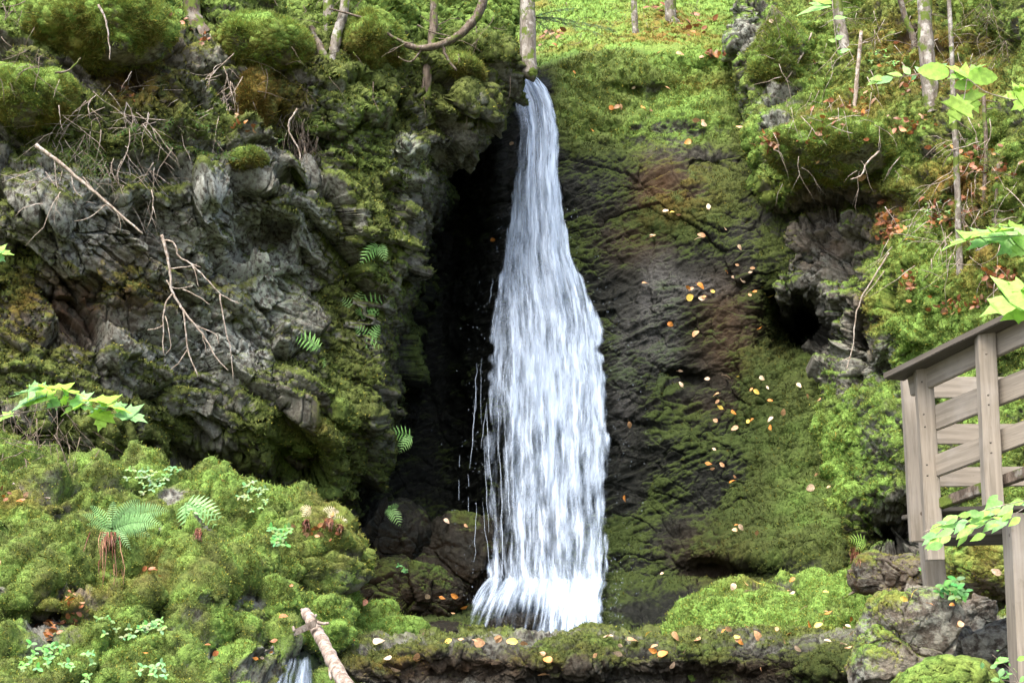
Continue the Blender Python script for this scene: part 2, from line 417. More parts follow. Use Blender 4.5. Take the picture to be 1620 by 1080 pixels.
CRX = [540, 700, 790, 815, 850, 900, 1000, 1100, 1165, 1200, 1300, 1400]
CRY = [110, 118, 126, 124, 112, 96, 88, 84, 80, 80, 60, 50]
def build_back():
    W = 760
    px = np.linspace(530, 1400, W)[None, :]
    cr = ip(px, CRX, CRY)
    H1, H2 = 760, 240
    # below the crest
    t = np.linspace(0, 1, H1)[:, None]
    pyb = cr + (1040 - cr) * t
    Yb = ip(pyb, [80, 100, 130, 180, 250, 500, 800, 920, 960, 1000, 1040], [28.4, 28.2, 27.8, 27.45, 27.0, 26.25, 25.5, 25.0, 24.3, 23.0, 21.8])
    pxx = px + 0 * pyb
    Yb = Yb + 1.7 * sm(800, 700, pxx) * sm(980, 880, pyb) - .35 * sm(1000, 1100, pxx) * sm(200, 300, pyb) - 1.0 * sm(1080, 1320, pxx) * sm(160, 500, pyb) - 1.6 * sm(1040, 1330, pxx) * sm(620, 960, pyb)
    # the green ramp right of the lip leans back more
    Yb = Yb + .5 * sm(880, 960, pxx) * sm(300, 120, pyb)
    # above the crest
    t2 = np.linspace(1, 0, H2 + 1)[:-1, None]
    pya = cr - (cr + 420) * t2 ** 1.0
    Ya = Yb[:1] + 34 * t2 ** .85 + .5
    py = np.concatenate([pya, pyb], 0); Y = np.concatenate([Ya, Yb], 0); px = px + 0 * py
    Y = Y - blobs(px, py, [(1060, 450, 50, 60, .15), (1170, 870, 75, 40, .55), (1000, 960, 60, 60, .3), (1080, 700, 60, 30, .15), (1010, 120, 60, 20, .3), (940, 180, 60, 40, .25), (1120, 95, 70, 14, .35),
                            (1060, 190, 90, 22, .35), (640, 840, 60, 60, .4), (690, 900, 80, 50, .6)])
    Y = Y + blobs(px, py, [(1130, 265, 50, 20, .45), (1085, 600, 40, 14, .3), (1150, 905, 70, 16, .5), (1200, 230, 25, 120, .5), (840, 122, 20, 10, .15), (1275, 510, 50, 50, 5.0)]) + 3.5 * sm(1320, 1390, px) * sm(150, 300, py)
    P = un(px, py, Y); N = gnorm(P)
    above = (np.arange(P.shape[0]) < H2)[:, None] + 0 * px
    ramp = sm(270, 180, py) * sm(860, 900, px)
    low = sm(900, 960, py)
    fl = np.stack([P[..., 0] * .9 + P[..., 2] * .5, P[..., 1] * .7, P[..., 2] * 1.0 - P[..., 0] * .45], -1)
    d = rocky(P, amp=(.05, .03, .0), size=(1.8, .7, .3), seed=21, flat=1.6) + .16 * fbm(P, .9, 3, 4) + .06 * (1 - 2 * np.abs(fbm(fl * np.array([1, 1, 2.6]), 1.6, 4, 8))) + .03 * fbm(fl * np.array([1, 1, 2]), 6, 3, 9)
    d = d * (1 - .8 * np.clip(ramp + above, 0, 1)) + lumps(P, 15, .8) * np.clip(ramp + above, 0, 1) * .9
    lipw = np.exp(-((px - 832) / 40) ** 2 - ((py - 128) / 30) ** 2)
    d = d * (1 - .8 * lipw)
    P = P + N * d[..., None]
    N = gnorm(P); up = N[..., 2]
    nz = fbm(P, 1.5, 4, 44); nz2 = fbm(P, 4, 3, 46)
    right = sm(1150, 1330, px + .0 * py) 
    moss = .27 + .6 * np.clip(ramp + above, 0, 1) + .9 * nz * .5 + .35 * (up - .2) + blobs(px, py, [(1050, 350, 110, 70, .3), (1150, 330, 60, 60, .25), (1250, 640, 70, 90, .55), (1230, 480, 40, 110, .45), (1130, 800, 130, 70, .2),
                          (1270, 780, 80, 120, .7), (1210, 870, 60, 60, .3), (1080, 680, 70, 50, .22), (970, 860, 30, 80, .15), (640, 920, 40, 20, .3), (680, 800, 30, 30, .2), (900, 420, 40, 100, .2), (1000, 880, 60, 70, .12)])
    fresh = .10 + .30 * ramp + .50 * above + .25 * nz2 + blobs(px, py, [(1120, 92, 80, 16, .7), (1090, 170, 60, 60, .35), (1270, 700, 80, 100, .3), (1240, 500, 40, 100, .15), (1040, 215, 80, 30, .25), (1280, 830, 60, 80, .35)])
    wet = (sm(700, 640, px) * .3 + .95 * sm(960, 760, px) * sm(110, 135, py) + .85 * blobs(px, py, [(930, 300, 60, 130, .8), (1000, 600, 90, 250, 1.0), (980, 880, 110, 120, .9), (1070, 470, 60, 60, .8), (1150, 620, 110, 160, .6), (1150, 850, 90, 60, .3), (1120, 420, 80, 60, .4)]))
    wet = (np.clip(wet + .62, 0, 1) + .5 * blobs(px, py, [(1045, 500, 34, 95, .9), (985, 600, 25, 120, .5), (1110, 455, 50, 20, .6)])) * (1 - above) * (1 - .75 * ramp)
    pale = blobs(px, py, [(1060, 470, 40, 70, .2), (1320, 440, 60, 90, .3)])
    brown = blobs(px, py, [(1040, 310, 40, 50, 1.2), (1090, 310, 50, 40, .6), (1150, 500, 50, 60, .7), (1170, 570, 60, 40, .5), (1000, 380, 60, 40, .5), (1100, 140, 50, 12, .7), (1130, 880, 60, 50, .6), (1060, 50, 60, 30, .9), (1150, 640, 80, 20, .3)]) + above * .55 * sm(-.05, .35, fbm(P, .9, 3, 91))
    return finish('cliff', P, moss, fresh, wet, pale, brown, .2 * above, 'dark wet rock face behind the waterfall under a green moss top', 'cliff', seed=23, mossh=.03)

def build_right():
    H, W1, W2 = 900, 640, 120
    py = np.linspace(-180, 1030, H)[:, None]
    edge = ip(py, [-180, 0, 60, 120, 200, 270, 305, 325, 350, 400, 440, 480, 520, 560, 600, 700, 790, 830, 900, 960, 1030],
                  [1150, 1172, 1160, 1178, 1192, 1200, 1222, 1262, 1262, 1252, 1238, 1236, 1250, 1292, 1310, 1300, 1262, 1240, 1230, 1240, 1240])
    s = np.linspace(0, 1, W1)[None, ::-1]
    px = edge + (1900 - edge) * s          # from right to the edge
    s2 = np.linspace(0, 1, W2 + 1)[None, 1:]
    px2 = edge + ip(py, [-180, 300, 600, 1030], [30, 30, 10, -40]) * s2
    Y = 25.6 - 8.2 * sm(1180, 1960, px) * 1.05
    Y = Y + ip(py, [-180, 0, 150, 300, 380, 600, 800, 900, 1030], [5.0, 2.6, 1.2, .1, 0, -.6, -1.2, -2.0, -3.2]) + 0 * px
    Y2 = Y[:, -1:] + 4.0 * s2
    px = np.concatenate([px, px2], 1); Y = np.concatenate([Y, Y2], 1); py = py + 0 * px
    Y = Y - blobs(px, py, [(1310, 235, 100, 50, .9), (1230, 190, 40, 60, .4), (1420, 520, 60, 60, .6), (1450, 430, 80, 50, .5), (1400, 690, 60, 60, .4), (1230, 60, 60, 50, .5), (1400, 780, 40, 20, .4), (1560, 200, 80, 60, .4), (1320, 860, 40, 40, .3)])
    Y = Y + blobs(px, py, [(1275, 515, 36, 38, 3.2), (1250, 340, 40, 20, 1.2), (1330, 325, 60, 14, 1.0), (1425, 860, 60, 45, 2.4), (1365, 560, 12, 60, .4), (1410, 590, 30, 35, .5), (1590, 90, 50, 60, 1.2), (1470, 350, 50, 30, .3)])
    P = un(px, py, Y); N = gnorm(P)
    rk = blobs(px, py, [(1300, 400, 90, 110, 1.0), (1300, 540, 80, 70, 1.0), (1225, 160, 35, 70, .55), (1400, 570, 40, 60, .9), (1430, 870, 110, 90, 1.0), (1400, 720, 40, 40, .35), (1190, 50, 40, 50, 1)])
    rk = np.clip(rk, 0, 1)
    d = rocky(P, amp=(.30, .16, .08), size=(1.1, .42, .17), seed=61, flat=1.2) * (.25 + .75 * rk) + lumps(P, 63, 1.0) * (1 - .8 * rk) * (1 - .5 * sm(0, .6, blobs(px, py, [(1470, 470, 130, 130, 1.0)])))
    d = d * (1 - .85 * np.clip(blobs(px, py, [(1275, 520, 55, 60, 1.1)]), 0, 1)) * (1 - .45 * np.clip(blobs(px, py, [(1370, 690, 80, 110, 1.1)]), 0, 1))
    P = P + N * d[..., None]
    N = gnorm(P); up = N[..., 2]
    nz = fbm(P, 1.5, 4, 64); nz2 = fbm(P, 5, 3, 65)
    moss = .78 - .75 * rk + .45 * nz + .4 * (up - .2) + blobs(px, py, [(1310, 240, 110, 45, .4), (1480, 480, 120, 110, .4), (1290, 740, 60, 90, .5)])
    fresh = .54 + .35 * nz2 + .3 * nz + blobs(px, py, [(1470, 430, 90, 70, .45), (1270, 760, 70, 90, .5), (1400, 700, 60, 60, .2), (1560, 640, 60, 60, .3)])
    brown = blobs(px, py, [(1400, 350, 30, 40, 1.0), (1380, 520, 25, 60, .9), (1350, 180, 60, 30, .9), (1520, 300, 70, 50, 1.1), (1560, 420, 60, 50, .9), (1430, 80, 100, 60, .8), (1300, 300, 80, 18, .7), (1300, 390, 60, 60, .6), (1540, 120, 80, 60, .8), (1220, 110, 40, 40, .4), (1330, 870, 30, 40, .8), (1430, 450, 20, 40, .4)]) + .3 * sm(.1, .5, fbm(P, 2.3, 3, 66)) * sm(500, 300, py)
    pale = blobs(px, py, [(1400, 570, 45, 60, .9), (1215, 170, 40, 60, .6), (1290, 430, 60, 70, .35), (1180, 45, 40, 30, .8), (1390, 700, 40, 40, .2)])
    wet = blobs(px, py, [(1275, 515, 45, 48, 1.1), (1425, 870, 70, 55, .6), (1230, 350, 40, 40, .5)])  # darkens the hollows: cave shade painted in through the wet mask
    return finish('cliff', P, moss, fresh, wet, pale, brown, pale * .5, 'steep bright green mossy bank with outcrops right of the waterfall', 'cliff', seed=67, mossh=.05)

def mound(name, x0, x1, crx, cry, ybot, Ycr, Ybot, H, W, seed, bump=(), dent=(), label='', cat='moss bank', fresh0=.55, lump=1.0, prof=.75, rock=.0, edge_r=None, cob=.62, mossb=(), brownb=(), wetb=(), moss0=.75, freshb=()):
    """rounded bank: crest line in view, sinking away behind it, running down toward the camera in front"""
    px = np.linspace(x0, x1, W)[None, :]
    cr = ip(px, crx, cry)
    Yc = ip(px, *Ycr); Yf = ip(px, *Ybot)
    HB = max(20, H // 6)
    tb = np.linspace(1, 0, HB + 1)[:-1, None]
    pb = cr + 90 * tb ** 1.3; Yb = Yc + 2.0 * tb
    t = np.linspace(0, 1, H)[:, None]
    pf = cr + (ybot - cr) * t; Yfr = Yc + (Yf - Yc) * t ** prof
    py = np.concatenate([pb, pf], 0); Y = np.concatenate([Yb, Yfr], 0); px = px + 0 * py
    Y = Y - blobs(px, py, bump) + blobs(px, py, dent)
    P = un(px, py, Y); N = gnorm(P)
    d = lumps(P, seed, lump)
    wv = np.stack([noise(P, 1.3, seed + 21), noise(P, 1.3, seed + 22), noise(P, 1.3, seed + 23)], -1) * .35
    c1 = cells((P + wv) / np.array([1.15, 1.15, .62]), seed + 24); c2 = cells((P + wv * .6) / np.array([.42, .42, .26]), seed + 25)
    crk = (1 - sm(0, .10, c1[1])) * sm(.3, .6, c1[2] + .2) * cob * 1.4
    d = d + cob * (.30 * sm(0, .30, c1[1]) * (.5 + c1[2]) + .05 * sm(0, .35, c2[1]) - .22 * crk - .24)
    if rock:
        d = d * (1 - rock) + rock * rocky(P, amp=(.14, .1, .06), size=(.9, .4, .16), seed=seed + 3)
    P = P + N * d[..., None]; N = gnorm(P); up = N[..., 2]
    nz = fbm(P, 1.8, 4, seed + 40); nz2 = fbm(P, 5, 3, seed + 41)
    moss = moss0 + .35 * nz + .25 * (up - .2) - .55 * crk + blobs(px, py, mossb)
    fresh = fresh0 + .45 * nz2 + .3 * nz + blobs(px, py, freshb)
    brown = blobs(px, py, brownb); wet = np.clip(blobs(px, py, wetb), 0, 1)
    return finish(name, P, moss, fresh, wet, .2 + 0 * px, brown, .1 + 0 * px, label, cat, seed=seed, mossh=.045)

CLIFF_L = build_left()
CLIFF_B = build_back()
CLIFF_R = build_right()
BANK = mound('moss_bank', -220, 660, [-220, 0, 100, 180, 300, 400, 460, 515, 528, 542, 556, 615, 645, 660],
             [690, 715, 728, 748, 755, 772, 798, 815, 860, 925, 945, 955, 968, 1010], 1150,
             ([-220, 0, 400, 600, 665], [18.6, 19.0, 20.2, 21.0, 20.6]), ([-220, 0, 400, 560, 665], [13.2, 13.6, 15.2, 17.2, 19.2]), 560, 860, 101,
             bump=[(60, 920, 90, 60, .5), (330, 915, 90, 45, .6), (430, 875, 60, 30, .5), (170, 860, 60, 40, .3), (330, 850, 60, 30, .3), (500, 880, 70, 60, .4), (230, 930, 60, 40, .4), (60, 790, 80, 30, .3)],
             dent=[(215, 918, 60, 13, 1.5), (400, 932, 55, 14, 1.9), (40, 990, 60, 14, 1.0), (300, 880, 50, 8, .5), (280, 845, 25, 10, .4), (20, 850, 30, 12, .5), (120, 935, 30, 14, .4), (90, 830, 30, 20, .3), (445, 1065, 62, 32, 1.6)],
             label='lumpy green moss bank with ferns at lower left', lump=1.2, fresh0=.42,
             brownb=[(230, 920, 50, 20, .9), (120, 960, 60, 30, .6), (30, 800, 60, 20, .6), (520, 850, 50, 50, .35)],
             mossb=[(230, 915, 35, 14, -.9), (120, 945, 30, 14, -.5), (60, 1000, 50, 14, -.7), (400, 935, 40, 12, -.6), (440, 1060, 70, 32, -.8), (270, 800, 20, 12, -.7)],
             freshb=[(200, 1040, 200, 30, .3), (520, 990, 120, 40, .45), (400, 790, 80, 20, .35), (600, 980, 50, 30, .4)])
LEDGE = mound('rock_ledge', 330, 1480, [330, 450, 560, 700, 900, 1000, 1060, 1200, 1340, 1480],
             [1040, 1022, 1012, 1007, 1004, 1010, 1008, 1000, 1002, 1000], 1190,
             ([330, 560, 1000, 1480], [18.6, 19.3, 19.6, 18.5]), ([330, 600, 1000, 1480], [17.0, 17.8, 17.9, 16.8]), 300, 1100, 131,
             bump=[(700, 1035, 120, 10, .0), (1300, 1060, 60, 30, .3), (900, 1050, 100, 20, .15)], dent=[(840, 1085, 500, 26, .35), (430, 1060, 50, 25, .25), (720, 1062, 60, 18, .3), (1100, 1070, 90, 16, .3)],
             label='long low rock ledge with thin moss and fallen leaves in front of the falls', cat='rock ledge', cob=.35, lump=.5, fresh0=.12, prof=.34, rock=.35, moss0=.50,
             brownb=[(760, 1055, 160, 20, .9), (1150, 1060, 200, 20, .5), (620, 1060, 60, 20, .7)], wetb=[(880, 1092, 560, 40, .75), (430, 1060, 50, 40, 1.0), (1300, 1070, 160, 34, .8), (900, 1035, 600, 26, .5)], mossb=[(800, 1085, 500, 25, -.35)])
PLAT = mound('moss_bank', 1030, 1520, [1030, 1060, 1090, 1150, 1230, 1300, 1400, 1520],
             [1020, 992, 960, 938, 928, 920, 915, 915], 1080,
             ([1030, 1150, 1400, 1520], [20.6, 21.4, 20.8, 19.5]), ([1030, 1150, 1400, 1520], [18.9, 18.7, 17.6, 17.0]), 320, 560, 151,
             bump=[(1150, 965, 70, 20, .25), (1290, 990, 100, 14, .2)], dent=[(1180, 935, 60, 6, .2), (1200, 1050, 120, 16, .4)],
             label='bright green moss shelf strewn with fallen leaves at right foot of falls', cob=.45, lump=.6, fresh0=.75,
             brownb=[(1180, 930, 60, 10, .6), (1250, 1030, 150, 14, .6)], wetb=[(1180, 928, 50, 8, .5), (1250, 1060, 150, 16, .6)], mossb=[(1180, 930, 50, 8, -.5)])

SHORE = mound('rocky_shore', 1330, 1900, [1330, 1370, 1410, 1500, 1600, 1900], [1110, 1090, 1040, 992, 985, 960], 1500,
             ([1330, 1900], [16.2, 15.0]), ([1330, 1900], [8.5, 7.5]), 260, 420, 171, label='rocky ground with thin moss under the wooden stairs', cat='rocky ground', cob=.5, lump=.5, rock=.5, moss0=.25, fresh0=.3,
             brownb=[(1560, 1050, 90, 50, .5)])
# z-buffer over all sheets, to place things on them
ZW, ZH = 900, 640
def zbuild():
    global ZB, ZI, FLATP, FLATN
    Ps = [s['P'].reshape(-1, 3) for s in SHEETS]; Ns = [s['N'].reshape(-1, 3) for s in SHEETS]
    FLATP = np.concatenate(Ps); FLATN = np.concatenate(Ns)
    x, y, d = proj(FLATP)
    i = ((x + 90) / 2).astype(np.int64); j = ((y + 100) / 2).astype(np.int64)
    ok = (i >= 0) & (i < ZW) & (j >= 0) & (j < ZH) & (d > .5)
    k = np.flatnonzero(ok); cell = j[k] * ZW + i[k]
    order = np.argsort(-d[k]); ZI = np.full(ZW * ZH, -1, np.int64); ZI[cell[order]] = k[order]
zbuild()
def hit(px, py, r=3):
    """surface point and normal under a photo pixel"""
    i0 = int((px + 90) / 2); j0 = int((py + 100) / 2); best = None
    for rr in range(0, r + 1):
        for j in range(j0 - rr, j0 + rr + 1):
            for i in range(i0 - rr, i0 + rr + 1):
                if 0 <= i < ZW and 0 <= j < ZH:
                    k = ZI[j * ZW + i]
                    if k >= 0 and (best is None or FLATP[k, 1] < FLATP[best, 1]): best = k
        if best is not None: break
    if best is None: return V(px, py, 22), Vector((0, -1, 0))
    p = FLATP[best]
    return V(px, py, float(p[1])), Vector(FLATN[best].tolist())

# ------------------------------------------------------------------ blobs: boulders and moss cushions
def blob(name, px, py, Y, rx, ry, rz, seed, label, cat, kind=None, rock=1.0, moss0=.3, fresh0=.4, brown0=.2, wet_shade0=0., pale0=.3, res=(150, 220), rot=0., sink=0., amp=1.0, group=None, box=.0, mossh=.05):
    """closed rounded lump, radii in metres"""
    c = np.array(V(px, py, Y)); H, W = res
    th = np.linspace(.02, math.pi - .02, H)[:, None]; ph = np.linspace(0, 2 * math.pi, W)[None, :]
    S = np.stack([np.sin(th) * np.cos(ph), np.sin(th) * np.sin(ph), np.cos(th) + 0 * ph], -1)
    if box:
        k = (np.abs(S) ** (2 + box * 4)).sum(-1, keepdims=True) ** (-1 / (2 + box * 4)); S = S * k
    P = S * np.array([rx, ry, rz]); 
    cr, sr = math.cos(rot), math.sin(rot)
    P = np.stack([P[..., 0] * cr - P[..., 2] * sr, P[..., 1], P[..., 0] * sr + P[..., 2] * cr], -1)
    N = S / np.linalg.norm(S, axis=-1, keepdims=True)
    wp = P + c
    # noise that closes at the seam because it is 3-D
    R = min(rx, ry, rz)
    d = 0
    if rock: d = d + rock * rocky(wp, amp=(.26 * R, .09 * R, .02 * R), size=(1.5 * R, .7 * R, .3 * R), seed=seed, flat=1.1)
    d = d + R * (1 - .5 * rock) * (.42 * fbm(wp, .8 / R, 3, seed + 4) + .13 * fbm(wp, 2.6 / R, 4, seed + 5) + .04 * fbm(wp, 9 / R, 2, seed + 6))
    P = P + N * (d - .0)[..., None]
    n = np.cross(np.gradient(P, axis=1), np.gradient(P, axis=0))
    n /= (np.linalg.norm(n, axis=-1, keepdims=True) + 1e-9)
    if (n * N).sum() < 0: n = -n
    n[:, 0] = n[:, -1] = (n[:, 0] + n[:, -1]) / 2
    up = n[..., 2]; wp = P + c
    nz = fbm(wp, 2.0, 4, seed + 8); nz2 = fbm(wp, 6, 3, seed + 9)
    moss = moss0 + .4 * up + .5 * nz
    P = P + n * (sm(.3, .8, moss) * min(mossh, .05) * (.7 + fbm(wp, 5, 3, seed + 3)))[..., None]
    idx = np.arange(H * W).reshape(H, W)
    f = np.stack([idx[:-1, :-1], idx[1:, :-1], idx[1:, 1:], idx[:-1, 1:]], -1).reshape(-1, 4)
    z = 0 * up
    A = np.stack([moss, fresh0 + .45 * nz2 + .25 * up, z + wet_shade0], -1)
    brn = brown0 + .3 * nz + .35 * sm(0, -.6, up)
    B = np.stack([z + pale0 + .3 * nz, brn, z + pale0 * .6], -1)
    # caps
    o = mesh_np(name, P.reshape(-1, 3), f, M['ground'], None, True, {'mA': np.clip(A, 0, 1.5), 'mB': np.clip(B, 0, 1.5)})
    o.location = c.tolist(); tag(o, label, cat, group, kind)
    SHEETS.append(dict(P=wp, N=n, moss=moss, fresh=A[..., 1], brown=brn, wet=z + wet_shade0))
    return o

def onwall(px, py, off=0.): return float(hit(px, py)[0].y) - off
CU = 'overhanging moss cushions on the cliff top'
blob('moss_cushion', 160, 38, onwall(160, 90, .1), 1.0, .75, .55, 201, 'largest bright green moss cushion, overhanging the cliff at top left', 'moss', rock=0, moss0=.9, fresh0=.8, group=CU, mossh=.10)
blob('moss_cushion', 48, 158, onwall(50, 160, .0), .62, .6, .38, 203, 'green moss cushion on the left picture edge below the largest cushion', 'moss', rock=0, moss0=.9, fresh0=.75, group=CU, mossh=.08)
blob('moss_cushion', 412, 72, onwall(412, 90, .1), .66, .6, .36, 205, 'round green moss cushion standing on a brown rooty stalk', 'moss', rock=0, moss0=.9, fresh0=.85, group=CU, mossh=.08)
blob('moss_cushion', 592, 72, onwall(592, 80, .1), .50, .5, .40, 207, 'green moss cushion right of the grey double trunk', 'moss', rock=0, moss0=.9, fresh0=.7, group=CU, mossh=.07)
blob('moss_cushion', 408, 150, onwall(408, 150, .1), .24, .3, .42, 209, 'hanging brown and olive moss stalk under the round cushion', 'moss', rock=0, moss0=.8, fresh0=.1, brown0=.8, group=CU, mossh=.07, res=(110, 150))
blob('moss_cushion', 1315, 236, onwall(1315, 236, .25), .92, .9, .42, 211, 'wide olive moss cushion overhanging a dark hollow on the right bank', 'moss', rock=0, moss0=.9, fresh0=.7, brown0=.1, group='moss cushions on the right bank', mossh=.08)
blob('moss_cushion', 1235, 95, onwall(1235, 95, .1), .55, .6, .55, 213, 'pale olive moss cushion at the upper left corner of the right bank', 'moss', rock=0, moss0=.9, fresh0=.65, brown0=.1, group='moss cushions on the right bank', mossh=.08)
blob('moss_cushion', 735, 112, onwall(735, 112, .1), .30, .4, .16, 215, 'small mossy stub poking out beside the curved branch', 'moss', rock=0, moss0=.9, fresh0=.35, group=CU, rot=-.4, res=(90, 130), mossh=.05)
blob('moss_cushion', 395, 255, onwall(395, 255, -.1), .25, .3, .16, 217, 'low moss tuft in the middle of the left cliff face', 'moss', rock=0, moss0=.8, fresh0=.55, group=CU, res=(90, 130), mossh=.05)

BL = 'boulders beside the wooden stairs'
blob('boulder', 1432, 1022, 11.5, .325, .30, .37, 301, 'angular brown boulder with white lichen on its face and moss on its right shoulder', 'boulder', rock=1.0, moss0=.22, fresh0=.55, brown0=.45, pale0=.32, group=BL, box=.5, rot=-.25, res=(240, 320))
blob('boulder', 1488, 1108, 10.8, .38, .35, .24, 303, 'low moss covered boulder in front of the lichen spotted one', 'boulder', rock=.5, moss0=.85, fresh0=.5, group=BL, rot=.30, res=(200, 280))
blob('boulder', 1566, 1042, 12.6, .31, .30, .26, 305, 'dark grey boulder with pale top behind the right support post', 'boulder', rock=.9, moss0=.0, fresh0=.3, wet_shade0=.35, pale0=.3, group=BL, box=.4, res=(200, 260))
blob('boulder', 1545, 980, 13.4, .18, .17, .15, 307, 'small bare brown stone between the two support posts', 'boulder', rock=1, moss0=-.2, brown0=.6, pale0=.3, group=BL, box=.6, res=(120, 160))
blob('boulder', 1410, 912, 18.2, .40, .35, .22, 309, 'flat brown stone inside the dark hollow left of the stairs', 'boulder', rock=1, moss0=.15, fresh0=.2, brown0=.5, wet_shade0=.3, group=BL, box=.5, res=(150, 200))
blob('boulder', 1562, 905, 16.8, .58, .5, .36, 311, 'round moss topped boulder seen under the stair deck', 'boulder', rock=.6, moss0=.55, fresh0=.5, brown0=.4, group=BL, res=(180, 240))
BR = 'dark boulders in the recess left of the fall'
blob('boulder', 618, 858, 24.6, .62, .7, .66, 313, 'dark rounded boulder in the shaded recess just above the left bank', 'boulder', rock=.8, moss0=-.05, fresh0=.1, wet_shade0=1.0, brown0=.0, group=BR, res=(200, 260))  # wet rock, darkened further to paint in the recess shade
blob('boulder', 655, 945, 23.9, .8, .7, .48, 315, 'low dark boulder with dull green top at the foot of the recess', 'boulder', rock=.7, moss0=.1, fresh0=.2, wet_shade0=.95, group=BR, res=(200, 260))  # recess shade painted on top of the wetness here too
blob('boulder', 738, 895, 24.7, .75, .7, .85, 317, 'smooth wet black boulder touching the left foot of the waterfall', 'boulder', rock=.4, moss0=.1, fresh0=.1, wet_shade0=.95, group=BR, res=(200, 260))
blob('boulder', 830, 990, 22.6, .60, .5, .16, 319, 'low wet rock under the spreading foot of the waterfall', 'boulder', rock=.4, moss0=-.4, wet_shade0=1.0, group=BR, res=(120, 160))
blob('boulder', 690, 1000, 22.3, .7, .6, .14, 321, 'flat wet slab between the left bank and the falling water', 'boulder', rock=.3, moss0=.0, wet_shade0=.9, group=BR, res=(120, 160))
zbuild()

# ------------------------------------------------------------------ moss fibres
def fibres(n, ln=.045, wd=.012, seed=0, only=None):
    rng = np.random.default_rng(seed)
    Vs = []; Cs = []
    S = [SHEETS[i] for i in only] if only else SHEETS
    for s in S:
        P = s['P'].reshape(-1, 3); N = s['N'].reshape(-1, 3)
        x, y, d = proj(P)
        w = sm(.42, .8, s['moss'].ravel()) * ((x > -60) & (x < 1680) & (y > -60) & (y < 1130))
        # screen-size weight: blades where the surface shows
        du = np.linalg.norm(np.gradient(s['P'], axis=1), axis=-1).ravel(); dv = np.linalg.norm(np.gradient(s['P'], axis=0), axis=-1).ravel()
        face = np.clip(-(N * P).sum(-1) / np.linalg.norm(P, axis=-1), .12, 1)
        w = w * np.clip(du * dv, 0, .004) / d ** 2 * face * (1 - .8 * np.clip(s['wet'].ravel(), 0, 1))
        clump = sm(-.25, .45, noise(P, 9.0, seed)); w = w * (.25 + clump)
        s['_w'] = w; s['_tot'] = w.sum()
    T = sum(s['_tot'] for s in S)
    for s in S:
        m = int(n * s['_tot'] / T)
        if m < 10: continue
        P = s['P'].reshape(-1, 3); N = s['N'].reshape(-1, 3)
        k = rng.choice(len(P), m, p=s['_w'] / s['_tot'])
        p = P[k] + rng.normal(0, .012, (m, 3)); nn = N[k]
        fr = np.clip(s['fresh'].ravel()[k], 0, 1.2); br = np.clip(s['brown'].ravel()[k], 0, 1.2)
        dirn = nn * .8 + np.array([0, 0, .35]) + rng.normal(0, .45, (m, 3)); dirn /= np.linalg.norm(dirn, axis=1, keepdims=True)
        side = np.cross(dirn, rng.normal(0, 1, (m, 3))); side /= np.linalg.norm(side, axis=1, keepdims=True)
        dist = P[k][:, 1:2] / 20
        L = ln * rng.uniform(.5, 1.5, (m, 1)) * dist; Wd = wd * rng.uniform(.6, 1.4, (m, 1)) * dist
        a = p - side * Wd; b = p + side * Wd; c = p + dirn * L
        Vs.append(np.stack([a, b, c], 1).reshape(-1, 3))
        v = rng.uniform(.65, 1.35, (m, 1)); f = fr[:, None] * .9 + rng.uniform(-.2, .25, (m, 1)); f = np.clip(f, 0, 1)
        c0 = np.array([.078, .098, .032]); c1 = np.array([.190, .305, .070]); cb = np.array([.21, .13, .035])
        col = c0 * (1 - f) + c1 * f
        bm = np.clip(br[:, None] * rng.uniform(0, 1.2, (m, 1)), 0, .85)
        yl = rng.uniform(0, 1, (m, 1)) < .12
        col = np.where(yl, np.array([.30, .30, .06]), col)
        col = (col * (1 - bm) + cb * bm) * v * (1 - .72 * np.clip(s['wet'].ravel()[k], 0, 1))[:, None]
        Cs.append(np.repeat(col, 3, axis=0))
    Vv = np.concatenate(Vs); Cc = np.concatenate(Cs)
    return Vv, np.arange(len(Vv)).reshape(-1, 3), Cc

def moss_obj(idx, n, ln, wd, seed, label):
    v, f, c = fibres(n, ln, wd, seed, idx)
    o = mesh_np('moss', v, f, M['blade'], None, False, {'col': c})
    return tag(o, label, 'moss', None, 'stuff')
NS = len(SHEETS)
moss_obj([0], 150000, .034, .0065, 1, 'short green and olive moss growing over the left cliff')
moss_obj([1], 110000, .034, .0065, 2, 'moss growing on the slope right of and above the waterfall')
moss_obj([2], 380000, .026, .0058, 3, 'thick yellow green moss covering the right bank')
moss_obj([3], 360000, .025, .006, 4, 'deep green moss covering the lower left bank')
moss_obj([4], 60000, .022, .006, 5, 'thin dark moss on the rock ledge')
moss_obj([5], 110000, .026, .006, 6, 'bright short moss on the shelf right of the fall foot')
moss_obj(list(range(7, 16)), 300000, .060, .006, 7, 'soft moss fibres on the overhanging cushions')
moss_obj([6] + list(range(16, NS)), 80000, .026, .006, 8, 'moss on the boulders by the stairs and recess')
